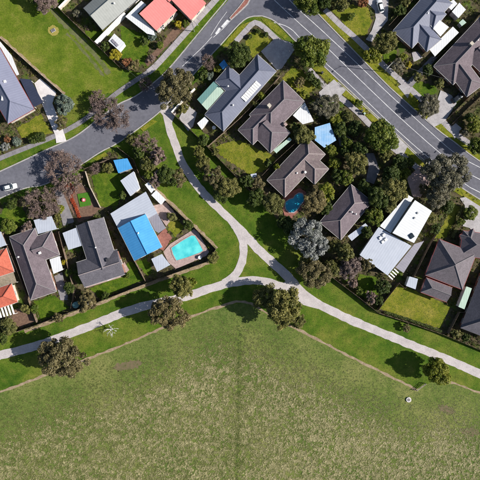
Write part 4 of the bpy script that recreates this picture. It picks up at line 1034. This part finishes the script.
T = [
 (312, 51, 16, 'green', 8.5, 'large round green tree on the verge of the main road'),
 (175, 88, 18, 'gum', 8.5, 'large round brown-green tree overhanging the side street'),
 (108, 112, 18, 'bare', 7.5, 'bare mauve-brown tree overhanging the side street near the white driveway'),
 (97, 98, 10, 'bare', 5, 'small bare tree at the corner of the reserve'),
 (62, 171, 21, 'bare', 8, 'largest bare brown tree beside the side street at left'),
 (39, 203, 17, 'bare', 7, 'purple-brown bare tree behind the parked white car'),
 (64, 105, 10, 'teal', 4.5, 'blue-green tree on the white driveway'),
 (61, 123, 6, 'gum', 2.6, 'round brownish shrub beside the white driveway'),
 (145, 142, 11, 'bare', 6, 'bare brown tree left of the shared path near the street'),
 (158, 156, 9, 'mauve', 5, 'mauve-brown tree in the clump left of the shared path'),
 (148, 163, 9, 'olive', 4.5, 'olive tree beside the path fence in the clump'),
 (139, 152, 7, 'dark', 4, 'dark green tree at the street corner of the clump'),
 (167, 176, 10, 'dark', 4.5, 'dark green tree at the lower end of the path clump'),
 (178, 178, 8, 'gum', 4, 'brown-green tree overhanging the shared path'),
 (155, 178, 8, 'mauve', 3.5, 'mauve-brown tree above the two white sheds'),
 (213, 176, 10, 'gum', 5.5, 'brown-green tree right of the path, left of its dark neighbour'),
 (228, 187, 11, 'olive', 5, 'olive tree right of the path below the timber fence'),
 (203, 163, 8, 'olive', 4.5, 'olive tree right of the path, uppermost of three'),
 (199, 152, 6, 'olive', 3.5, 'small olive tree near the bend of the east path fence'),
 (220, 195, 8, 'dark', 3.5, 'dark green tree hugging the path beside the olive tree'),
 (283, 307, 18, 'olive', 10, 'big olive tree just below the path junction'),
 (299, 322, 7, 'olive', 3.5, 'small olive tree at the end of the dirt edge'),
 (265, 297, 12, 'olive', 6.5, 'smaller olive tree left of the big olive tree at the junction'),
 (309, 238, 18, 'silver', 8, 'large silver-grey tree below the kidney pool'),
 (292, 228, 9, 'dark', 5, 'dark green tree left of the silver-grey tree'),
 (316, 274, 15, 'gum', 6.5, 'brown-green tree above the path junction'),
 (306, 262, 8, 'olive', 4.5, 'olive tree between the silver tree and the junction'),
 (331, 268, 9, 'olive', 5, 'olive tree on the park fence line beside the brown-green tree'),
 (345, 253, 10, 'olive', 6, 'olive-green tree below the mauve hip-roofed house'),
 (350, 268, 11, 'mauve', 5.5, 'mauve-brown tree left of the pale blue rear roof'),
 (366, 265, 7, 'gum', 4.5, 'brownish tree touching the pale blue rear roof'),
 (353, 283, 5, 'mauve', 3, 'small mauve shrub by the park fence'),
 (372, 297, 6, 'mauve', 3.2, 'mauve shrub at the corner of the dry lawn fence'),
 (437, 371, 13, 'lime', 7, 'airy yellow-green tree beside the field gate'),
 (62, 358, 21, 'gum', 9, 'wide brown-green tree across the path at lower left'),
 (168, 313, 17, 'gum', 8.5, 'brown-green tree across the path below the pool'),
 (181, 287, 11, 'olive', 7, 'olive tree between the pool fence and the path'),
 (190, 283, 6, 'lime', 3.2, 'small lime-green shrub right of the olive tree by the path'),
 (381, 136, 16, 'green', 7.5, 'round green tree beside the main road above the dark shade'),
 (446, 172, 20, 'greyg', 9, 'tall grey-green gum tree overhanging the main road'),
 (438, 195, 12, 'greyg', 6, 'lower grey-green gum tree beside the paved forecourt'),
 (425, 190, 6, 'gum', 3.5, 'small brown-green tree on the paved forecourt'),
 (393, 189, 13, 'olive', 6.5, 'dark olive tree above the white flat-roofed house'),
 (391, 176, 10, 'dark', 5.5, 'dark tree between the round tree and the olive tree'),
 (398, 172, 6, 'lime', 3, 'lime shrub left of the paved forecourt'),
 (406, 173, 5, 'lime', 2.6, 'bright lime shrub touching the paved forecourt'),
 (400, 162, 8, 'dark', 4, 'dark tree right of the round roadside tree'),
 (375, 217, 9, 'green', 5, 'green tree between mauve roof and white flat roof'),
 (378, 197, 11, 'dark', 6, 'dark tree above the green tree between the roofs'),
 (357, 163, 11, 'olive', 6, 'olive tree above the mauve hip-roofed house'),
 (346, 177, 8, 'green', 4.5, 'green tree at the top corner of the mauve hip roof'),
 (338, 176, 7, 'dark', 4, 'dark tree between the brown and mauve roofs'),
 (360, 149, 8, 'dark', 5, 'dark tree below left of the round roadside tree'),
 (346, 152, 6, 'dark', 3.5, 'dark tree below right of the sky-blue carport'),
 (326, 191, 9, 'lime', 5, 'yellow-green tree right of the kidney pool'),
 (315, 201, 12, 'gum', 5.5, 'brown-green tree touching the kidney pool'),
 (327, 208, 7, 'dark', 3.5, 'dark shrub below the yellow-green pool tree'),
 (273, 203, 11, 'olive', 5, 'olive tree left of the kidney pool'),
 (258, 184, 7, 'gum', 3.6, 'brown-green tree near the small blue-grey shed'),
 (247, 181, 7, 'dark', 3.6, 'dark tree left of the small blue-grey shed'),
 (256, 198, 9, 'dark', 4.5, 'dark tree by the path fence left of the pool olive'),
 (277, 167, 3.4, 'lime', 3.4, 'small lime tree against the brown tiled roof'),
 (268, 163, 4, 'dark', 2.5, 'dark shrub in the yellow lawn corner'),
 (304, 135, 10, 'olive', 5, 'yellow-olive tree between the mauve and brown roofs'),
 (297, 128, 5, 'dark', 3.5, 'dark shrub beside the white carport roof'),
 (327, 106, 12, 'greyg', 5.5, 'grey-mauve tree in front of the white carport roof'),
 (336, 118, 7, 'lime', 3.2, 'lime shrub in the garden left of the bins'),
 (347, 116, 7, 'olive', 3.6, 'olive shrub in the garden beside the bins'),
 (341, 131, 8, 'dark', 4, 'dark tree above the sky-blue carport'),
 (332, 151, 6, 'lime', 3.2, 'lime shrub below the sky-blue carport'),
 (327, 147, 4, 'green', 2.5, 'green shrub at the lower corner of the sky-blue carport'),
 (358, 103, 4, 'green', 2.2, 'small round green shrub on the main road verge'),
 (374, 56, 9, 'lime', 5, 'yellow-green tree left of the upper right street lamp'),
 (387, 43, 11, 'olive', 6.5, 'olive tree above the upper right street lamp'),
 (308, 2, 12, 'green', 7, 'green tree at the top edge over the main road'),
 (324, 1, 8, 'dark', 6, 'dark tree at the top edge right of the roadside tree'),
 (340, 3, 9, 'olive', 4.5, 'olive tree at the top edge above the dry lawn'),
 (351, 16, 4, 'green', 1.6, 'low green shrub crossing the dry front lawn'),
 (429, 106, 11, 'greyg', 4.5, 'round grey-green tree beside the concrete driveway at right'),
 (475, 124, 8, 'lime', 4, 'lime tree at the right edge above the main road'),
 (477, 146, 9, 'green', 5.5, 'green tree at the right edge shading the main road'),
 (466, 133, 4, 'greyg', 2, 'small grey shrub by the right edge lime tree'),
 (470, 117, 5, 'dark', 3, 'dark shrub above the right edge lime tree'),
 (239, 55, 12, 'dark', 6.5, 'dark green tree at the top of the slate-blue house'),
 (208, 61, 8, 'bare', 5.5, 'small bare tree casting shade on the side street'),
 (217, 69, 4, 'lime', 2.2, 'lime shrub by the slate-blue house front'),
 (210, 76, 4, 'teal', 2, 'pale shrub by the slate-blue house front'),
 (203, 74, 5, 'dark', 3, 'dark shrub between the big brown-green tree and the slate house'),
 (145, 83, 8, 'bare', 4.5, 'small bare tree left of the large brown-green street tree'),
 (134, 66, 6, 'gum', 2.6, 'brownish shrub at the end of the reserve fence'),
 (151, 58, 4, 'mauve', 2, 'mauve shrub in the bed below the salmon-pink house'),
 (152, 36, 4.5, 'teal', 2, 'grey-green shrub below the white patio roof tip'),
 (144, 41, 4, 'dark', 2, 'dark shrub on the lawn below the white patio roof'),
 (127, 62, 5, 'rust', 2.2, 'rusty shrub by the reserve fence below the white shed'),
 (115, 54, 6, 'yellow', 2.4, 'yellow shrub below the white shed'),
 (105, 46, 4.5, 'dark', 2.2, 'dark shrub left of the white shed'),
 (160, 45, 4, 'green', 2, 'green shrub in the mulch bed by the street lamp'),
 (178.5, 24, 4, 'yellow', 2, 'yellow shrub beside the salmon-pink roof corner'),
 (185.5, 23, 4, 'green', 2.2, 'green shrub next to the yellow shrub by the salmon-pink roof'),
 (77, 13, 4, 'greyg', 2.4, 'pale shrub behind the fence at the top of the reserve'),
 (46, -2, 12, 'mauve', 4.5, 'mauve-brown tree at the top edge of the reserve'),
 (32, -4, 8, 'dark', 4.5, 'dark tree at the top edge of the reserve'),
 (8, 327, 9, 'olive', 3.6, 'dark olive tree at the left edge by the park fence'),
 (2, 338, 6, 'dark', 3, 'dark shrub at the left edge below the olive tree'),
 (33, 309, 5, 'green', 2.2, 'green shrub behind the mauve patio-roof house'),
 (25, 309, 5, 'olive', 2.4, 'olive shrub left of the side fence near the pergola'),
 (58, 318, 5, 'gum', 2.4, 'brownish shrub along the left park fence'),
 (88, 302, 10, 'gum', 4.5, 'thin brown-green tree on the park fence beside the water tank'),
 (69, 288, 6, 'dark', 2.6, 'dark shrub between the mauve and charcoal houses'),
 (68, 273, 4, 'green', 2, 'green shrub right of the white patio roof'),
 (63.5, 262, 3, 'yellow', 1.8, 'small yellow shrub right of the white patio roof'),
 (105, 296, 4, 'dark', 2, 'dark shrub along the charcoal house back fence'),
 (16, 141, 4.5, 'teal', 1.8, 'blue-grey shrub in the front garden at left'),
 (7, 139, 3.4, 'rust', 1.6, 'rust-orange shrub in the front garden at left'),
 (5, 147, 4.5, 'silver', 1.6, 'pale silvery shrub in the front garden at left'),
 (40, 137, 6, 'dark', 2.2, 'dark hedge shrub on the dry front lawn'),
 (33, 140, 4, 'dark', 2, 'dark shrub left of the hedge shrub on the front lawn'),
 (8, 226, 8, 'green', 3.2, 'green tree at the left edge by the small lawn'),
 (27, 228, 6, 'mauve', 3.2, 'mauve shrub above the mauve tiled house'),
 (12, 204, 6, 'dark', 2.8, 'dark shrub behind the parked white car'),
 (30, 213, 5, 'olive', 2.4, 'olive shrub beside the purple bare tree'),
 (57, 218, 4, 'olive', 2.2, 'olive shrub between pale carport and grey driveway'),
 (60, 208, 4, 'lime', 2, 'lime shrub beside the grey driveway'),
 (107, 168, 6, 'olive', 3, 'olive tree on the small lawn by the corner fence'),
 (95, 168, 6, 'bare', 3.6, 'small bare tree by the corner fence'),
 (403, 57, 4, 'lime', 2.2, 'lime shrub in the upper right front garden'),
 (409, 65, 3.4, 'yellow', 1.8, 'bright yellow shrub in the upper right front garden'),
 (398, 66, 7, 'greyg', 3, 'grey-green shrub right of the upper right street lamp'),
 (428, 70, 6, 'dark', 3, 'dark shrub at the corner of the upper right brown roof'),
 (418, 77, 5, 'olive', 2.4, 'olive shrub above the upper right small lawn'),
 (440, 83, 5, 'olive', 2.6, 'olive shrub below the upper right brown roof'),
 (400, 10, 6, 'dark', 3, 'dark tree right of the white car at the top'),
 (406, -2, 7, 'olive', 3, 'olive tree at the top edge right of the white car'),
 (363, 2, 5, 'rust', 2.6, 'rusty shrub at the top edge left of the white car'),
 (471, 213, 7.5, 'green', 3, 'round green shrub on the concrete driveway at right'),
 (461, 222, 4, 'green', 1.8, 'small green shrub left of the round driveway shrub'),
 (448, 207, 7, 'dark', 3.5, 'dark tree at the top of the yellow-green strip'),
 (432, 218, 6, 'olive', 2.6, 'olive shrub right of the white flat roof'),
 (436, 229, 5, 'dark', 2.6, 'dark shrub between white flat roof and yellow-green strip'),
 (453, 285.5, 2.2, 'lime', 2.6, 'tiny lime shrub against the many-hipped roof'),
 (456, 334, 5, 'olive', 2.6, 'olive shrub by the right park fence'),
 (466, 338, 4, 'dark', 2.4, 'dark shrub by the right park fence'),
 (407, 328, 4, 'gum', 2, 'brownish shrub outside the dry lawn fence'),
 (383, 287, 8, 'dark', 4, 'dark tree beside the white slat pergola'),
 (378, 300, 5, 'dark', 3, 'dark shrub at the corner below the pergola'),
 (360, 291, 4, 'green', 2.2, 'green shrub on the lawn below the pale blue roof'),
 (213, 258, 6, 'olive', 2.6, 'olive shrub at the pool fence corner'),
 (188, 225, 5, 'dark', 2.4, 'dark shrub by the fence above the pool'),
 (172, 217, 5, 'olive', 2.2, 'olive shrub beside the grey patio roof'),
 (203, 140, 6, 'dark', 3, 'dark tree inside the bend of the east path fence'),
 (215, 152, 4, 'olive', 2.2, 'olive shrub at the yellow lawn corner by the fence'),
 (183, 109, 5, 'olive', 2.4, 'olive shrub inside the cream front wall'),
 (262, 96, 4, 'lime', 2.2, 'lime shrub between the slate-blue and mauve roofs'),
 (256, 104, 3.4, 'olive', 2, 'olive shrub between the slate-blue and mauve roofs'),
 (305, 95, 5, 'lime', 2.2, 'pale lime shrub at the corner of the mauve roof'),
 (300, 82, 5, 'gum', 2.4, 'brownish shrub on the lawn below the large round tree'),
 (316, 82, 4.5, 'dark', 2.2, 'dark shrub in the hedge below the large round tree'),
 (310, 76, 4.5, 'dark', 2.2, 'dark shrub right beneath the large round tree'),
 (250, 36, 2.6, 'dark', 1.2, 'small dark shrub at the left of the corner lawn'),
 (266, 34, 2.6, 'dark', 1.2, 'small dark shrub at the right of the corner lawn'),
 (258, 31, 2.6, 'dark', 1.2, 'small dark shrub at the top of the corner lawn'),
 (127, 276, 3, 'green', 1.6, 'small green shrub by the side fence of the blue house'),
 (122, 195, 4, 'dark', 2.4, 'dark shrub left of the pale blue garage'),
]
T += [
 (386, 154, 7, 'olive', 4, 'olive tree just below the round roadside tree'),
 (364, 187, 7, 'dark', 4, 'dark tree at the top right of the mauve hip roof'),
 (390, 205, 8, 'olive', 4.5, 'olive tree touching the white lower roof'),
 (355, 128, 8, 'dark', 4.5, 'dark tree left of the round roadside tree'),
 (410, 162, 5, 'green', 3, 'green shrub above the paved forecourt'),
 (347, 143, 6, 'green', 4, 'green tree right of the sky-blue carport'),
 (335, 163, 6, 'lime', 3.5, 'lime shrub at the right end of the brown tiled roof'),
 (367, 232, 6, 'dark', 4, 'dark tree below the green tree between the roofs'),
 (284, 222, 8, 'dark', 4, 'dark tree below the kidney pool deck'),
 (334, 246, 7, 'olive', 4.5, 'olive tree under the lower corner of the mauve hip roof'),
 (150, 175, 6, 'green', 3.5, 'green tree right above the small white shed'),
 (131, 140, 6, 'olive', 3.5, 'olive tree at the street end of the path clump'),
]
for row in T: tree(*row)
# leafless bleached tree beside the path
def dead_tree(at, label):
    rs = np.random.RandomState(3); out = []
    for i in range(5):
        a = i*1.25+.3; d = unit(np.array([[math.cos(a), math.sin(a), .9]]))[0]
        branch_parts(rs, np.array([0, 0, 1.2]), d, 1.5, .11, 2, out, .5, 3)
    b = P(at); t = thing('dead_tree', (b.x, b.y, 0), label, 'tree')
    obj('trunk', mesh('trunk', *join([tube((0, 0, -.1), (0, 0, 1.3), .2, .14, 8)]), deadm, smooth=True), t)
    obj('branches', mesh('branches', *join([tube(p, q, r, r2*.8, 5) for p, q, r, r2, l in out]), deadm, smooth=True), t)
dead_tree((112, 329), 'leafless bleached white tree beside the path at lower left')
# hedges
def hedge(label, pts, wd, hh, kind):
    rs = np.random.RandomState(len(label)); q = smooth(pts, .5); b = q[0]
    t = thing('hedge', (b.x, b.y, 0), label, 'hedge')
    L = sum((q[i+1]-q[i]).length for i in range(len(q)-1)); n = int(L*wd*190)
    idx = rs.randint(0, len(q), n)
    c = np.array([tuple(q[i]-b) for i in idx]); c[:, 2] = 0
    off = rs.uniform(-1, 1, (n, 3)); top = rs.rand(n) < .6
    z = np.where(top, hh+rs.normal(size=n)*.08, rs.uniform(.1, hh, n)); rr = np.where(top, 1.0, .0)
    ang = rs.uniform(0, 6.28, n); rad = np.where(top, np.sqrt(rs.rand(n)), rs.uniform(.9, 1.05, n))*wd/2
    pos = c+np.stack([np.cos(ang)*rad, np.sin(ang)*rad, z], 1)
    nr = unit(np.stack([np.cos(ang)*(1-rr), np.sin(ang)*(1-rr), rr+.2], 1)+rs.normal(size=(n, 3))*.5)
    bump_ = np.sin(c[:, 0]*1.9)*np.cos(c[:, 1]*1.7)
    pos[:, 2] += .12*bump_*top
    obj('foliage', leaf_mesh('foliage', pos, nr, .10, .5+.25*bump_+rs.normal(size=n)*.2, LEAF[kind], rs), t)
    parts = [tube(q[i]-b-Vector((0, 0, .05)), q[i]-b+Vector((0, 0, hh*.8)), .05, .03, 5) for i in range(1, len(q), 3)]
    obj('stems', mesh('stems', *join(parts), bark), t)['kind'] = 'stuff'
hedge('orange-red low plants in a long bed beside the grey driveway', [(69, 192), (72, 200), (76, 208), (79, 217)], 1.1, .4, 'red')
hedge('orange-red plants at the top of the bare soil yard under the bare tree', [(65, 188), (70, 185), (73, 190), (71, 194)], 1.3, .5, 'red')
hedge('yellow-green hedge beside the grey-green gabled house', [(104, 31), (114, 22), (134, 2)], 1.2, 1.5, 'lime')
hedge('dark hedge from the large round tree to the driveway', [(299, 62), (308, 73), (321, 86)], 1.3, 1.3, 'dark')
hedge('trimmed hedge along the brick edge of the right driveway', [(462, 207), (457, 216), (456, 226), (452, 236)], 1.0, 1.2, 'olive')
hedge('low dark hedge along the dry lawn back fence', [(385, 312), (410, 320), (440, 331)], .9, 1.0, 'dark')
hedge('low hedge between the upper right slate house and its driveway', [(391, 21), (400, 11), (412, -4)], 1.2, 1.0, 'olive')

# ------------------------------------------------------------ grass (nobody could count it)
def pip(x, y, poly):
    ins = np.zeros(len(x), bool); n = len(poly)
    for i in range(n):
        x0, y0 = poly[i]; x1, y1 = poly[(i+1) % n]
        c = ((y0 > y) != (y1 > y)) & (x < (x1-x0)*(y-y0)/(y1-y0+1e-12)+x0)
        ins ^= c
    return ins
def vnoise(x, y, s, seed):
    rs = np.random.RandomState(seed); g = rs.rand(64, 64)
    u, v = x*s+100, y*s+100; i, j = np.floor(u).astype(int), np.floor(v).astype(int); fu, fv = u-i, v-j
    fu = fu*fu*(3-2*fu); fv = fv*fv*(3-2*fv)
    G_ = lambda a, b: g[a % 64, b % 64]
    return (G_(i, j)*(1-fu)+G_(i+1, j)*fu)*(1-fv)+(G_(i, j+1)*(1-fu)+G_(i+1, j+1)*fu)*fv
def tufts(name, label, x, y, tone, ln, wd, z0, m, blades, rs, up=.7):
    n = len(x); k = blades
    a = rs.uniform(0, 6.28, (n, k)); l = ln[:, None]*rs.uniform(.5, 1.2, (n, k)); t = up*rs.uniform(.4, 1.3, (n, k))
    bx_ = x[:, None]+rs.normal(size=(n, k))*ln[:, None]*.25; by_ = y[:, None]+rs.normal(size=(n, k))*ln[:, None]*.25
    ca, sa = np.cos(a), np.sin(a); w2 = wd[:, None]*rs.uniform(.6, 1.3, (n, k))
    V = np.zeros((n, k, 3, 3))
    V[..., 0, 0] = bx_-sa*w2; V[..., 0, 1] = by_+ca*w2; V[..., 1, 0] = bx_+sa*w2; V[..., 1, 1] = by_-ca*w2
    V[..., 2, 0] = bx_+ca*l; V[..., 2, 1] = by_+sa*l; V[..., 2, 2] = l*t; V[..., :, 2] += z0 if np.isscalar(z0) else z0
    N_ = n*k
    me = bpy.data.meshes.new(name); me.vertices.add(3*N_); me.vertices.foreach_set('co', V.astype(np.float32).ravel())
    me.loops.add(3*N_); me.loops.foreach_set('vertex_index', np.arange(3*N_, dtype=np.int32))
    me.polygons.add(N_); me.polygons.foreach_set('loop_start', np.arange(0, 3*N_, 3, dtype=np.int32)); me.update(calc_edges=True)
    tn = np.clip(tone[:, None]+rs.normal(size=(n, k))*.12, 0, 1)
    at = me.attributes.new('tone', 'FLOAT', 'POINT'); at.data.foreach_set('value', np.repeat(tn.ravel(), 3).astype(np.float32))
    me.materials.append(m)
    o = obj(name, me); put(o, label, 'grass', None, 'stuff')
g_blade = leafmat('meadow_blades', (.070, .118, .022), (.185, .198, .062), (.50, .45, .25))
l_blade = leafmat('lawn_blades', (.028, .076, .006), (.078, .138, .012), (.21, .215, .04))
rs = np.random.RandomState(11)
mp = [tuple(P(p)[:2]) for p in MEADOW]
ex = np.array([p[0] for p in smooth(EDGE_W)+smooth(EDGE_E)]); ey = np.array([p[1] for p in smooth(EDGE_W)+smooth(EDGE_E)])
o_ = np.argsort(ex); ex, ey = ex[o_], ey[o_]
n = 74000
x = rs.uniform(-92, 92, n); y = rs.uniform(-95, -18, n)
k = pip(x, y, mp); x, y = x[k], y[k]
dist = np.interp(x, ex, ey)-y                      # metres south of the dirt edge
k = (dist > .6) & ~((np.abs(x+36) < 4.5) & (np.abs(y+40.5-.15*(x+36)) < 1.2) & (rs.rand(len(x)) < .8))
trk = np.abs(x-(-.3+.02*(y+40)))                   # faint track down the middle
x, y, dist, trk = x[k], y[k], dist[k], trk[k]
far = np.clip((dist-3)/18, 0, 1)
pat = vnoise(x, y, 1.0, 1)*.6+vnoise(x, y, 2.3, 2)*.4
big = vnoise(x, y, .06, 5)
tone = np.clip((.26+.50*far)*(.35+1.15*pat)+(big-.5)*.16-.35*np.exp(-(trk/.8)**2), 0, 1)
ln = (.16+.30*far*rs.uniform(.5, 1.3, len(x)))*(.75+.6*pat)
keep = rs.rand(len(x)) < (.5+.5*far)*np.where(pat < .36, .45, 1)
tufts('meadow_grass', 'long tussocky green and straw meadow grass', x[keep], y[keep], tone[keep], ln[keep], .05+.07*far[keep], .015, g_blade, 9, rs, .36)
# short park grass
n = 52000
x = rs.uniform(-92, 92, n); y = rs.uniform(-60, 92, n)
ok = ~pip(x, y, mp)
for q in BLK.values(): ok &= ~pip(x, y, [tuple(P(p)[:2]) for p in q])
ok &= ~pip(x, y, road)
for q, wd in PATHS:
    qq = np.array([(p.x, p.y) for p in q])
    for i in range(0, len(qq), 1): ok &= (x-qq[i, 0])**2+(y-qq[i, 1])**2 > (wd/2+.45)**2
x, y = x[ok], y[ok]
inres = pip(x, y, [tuple(P(p)[:2]) for p in [(-60, -60), (60, -60), (58, 8), (122, 70), (118, 92), (66, 97), (0, 37), (-60, -14)]])
pat = vnoise(x, y, .35, 7)
tone = np.clip(.1+.75*pat+inres*.15, 0, 1)
tufts('park_grass', 'short mown green grass of the park and reserve', x, y, tone, .10+.12*pat, .03+0*pat, .03+.06*0, l_blade, 5, rs, .5)

# lawn blades on the yard lawns and verges
xs, ys, zs, ts = [], [], [], []
for poly, z, mn in LAWNS:
    if mn == 'reserve_grass' or mn == 'park_grass': continue
    px = [p[0] for p in poly]; py = [p[1] for p in poly]
    n = int((max(px)-min(px))*(max(py)-min(py))*9)
    x = rs.uniform(min(px), max(px), n); y = rs.uniform(min(py), max(py), n); k = pip(x, y, poly)
    xs.append(x[k]); ys.append(y[k]); zs.append(np.full(k.sum(), z)); ts.append(np.full(k.sum(), .30 if mn == 'dry_lawn' else (.2 if mn == 'verge_grass' else 0.0)))
x, y, z, t0 = map(np.concatenate, (xs, ys, zs, ts))
pat = vnoise(x, y, .6, 9)*.6+vnoise(x, y, .2, 10)*.4
tufts('lawn_grass', 'short mown grass of the house lawns and verges', x, y, np.clip(t0+.7*pat-.05, 0, 1), .09+.14*pat, .03+0*pat, z[:, None, None], l_blade, 4, rs, .5)
# low garden plants filling the beds between houses, fences and paving
for kind, seed, nn in (('olive', 21, 1700), ('green', 22, 1600), ('dark', 23, 1700), ('gum', 24, 1300), ('mauve', 25, 700), ('lime', 26, 700)):
    r2 = np.random.RandomState(seed)
    x = r2.uniform(-88, 88, nn*6); y = r2.uniform(-40, 88, nn*6); ok = np.zeros(len(x), bool)
    for q in BLK.values(): ok |= pip(x, y, [tuple(P(p)[:2]) for p in q])
    ok &= vnoise(x, y, .16, seed) > .42
    for q in EXC:
        qx = [p[0] for p in q]; qy = [p[1] for p in q]
        bb = (x > min(qx)) & (x < max(qx)) & (y > min(qy)) & (y < max(qy)) & ok
        if bb.any():
            ii = np.where(bb)[0]; ok[ii[pip(x[ii], y[ii], q)]] = False
    x, y = x[ok][:nn], y[ok][:nn]; n = len(x)
    rc = r2.uniform(.22, .75, n)**1.2; hc = rc*r2.uniform(.6, 1.5, n); ct = r2.uniform(.1, .9, n)
    k = 34; idx = np.repeat(np.arange(n), k); N_ = n*k
    d = unit(r2.normal(size=(N_, 3))); d[:, 2] = np.abs(d[:, 2])
    pos = np.stack([x[idx], y[idx], np.full(N_, .05)], 1)+d*np.stack([rc, rc, hc], 1)[idx]*r2.uniform(.5, 1.05, N_)[:, None]
    o = obj('garden_plants', leaf_mesh('garden_plants', pos, unit(d+r2.normal(size=(N_, 3))*.5), .10, ct[idx]+r2.normal(size=N_)*.18, LEAF[kind], r2))
    put(o, 'low %s plants filling the garden beds between the houses' % {'olive': 'olive', 'green': 'green', 'dark': 'dark green', 'gum': 'brown-green', 'mauve': 'mauve-brown', 'lime': 'yellow-green'}[kind], 'plants', None, 'stuff')
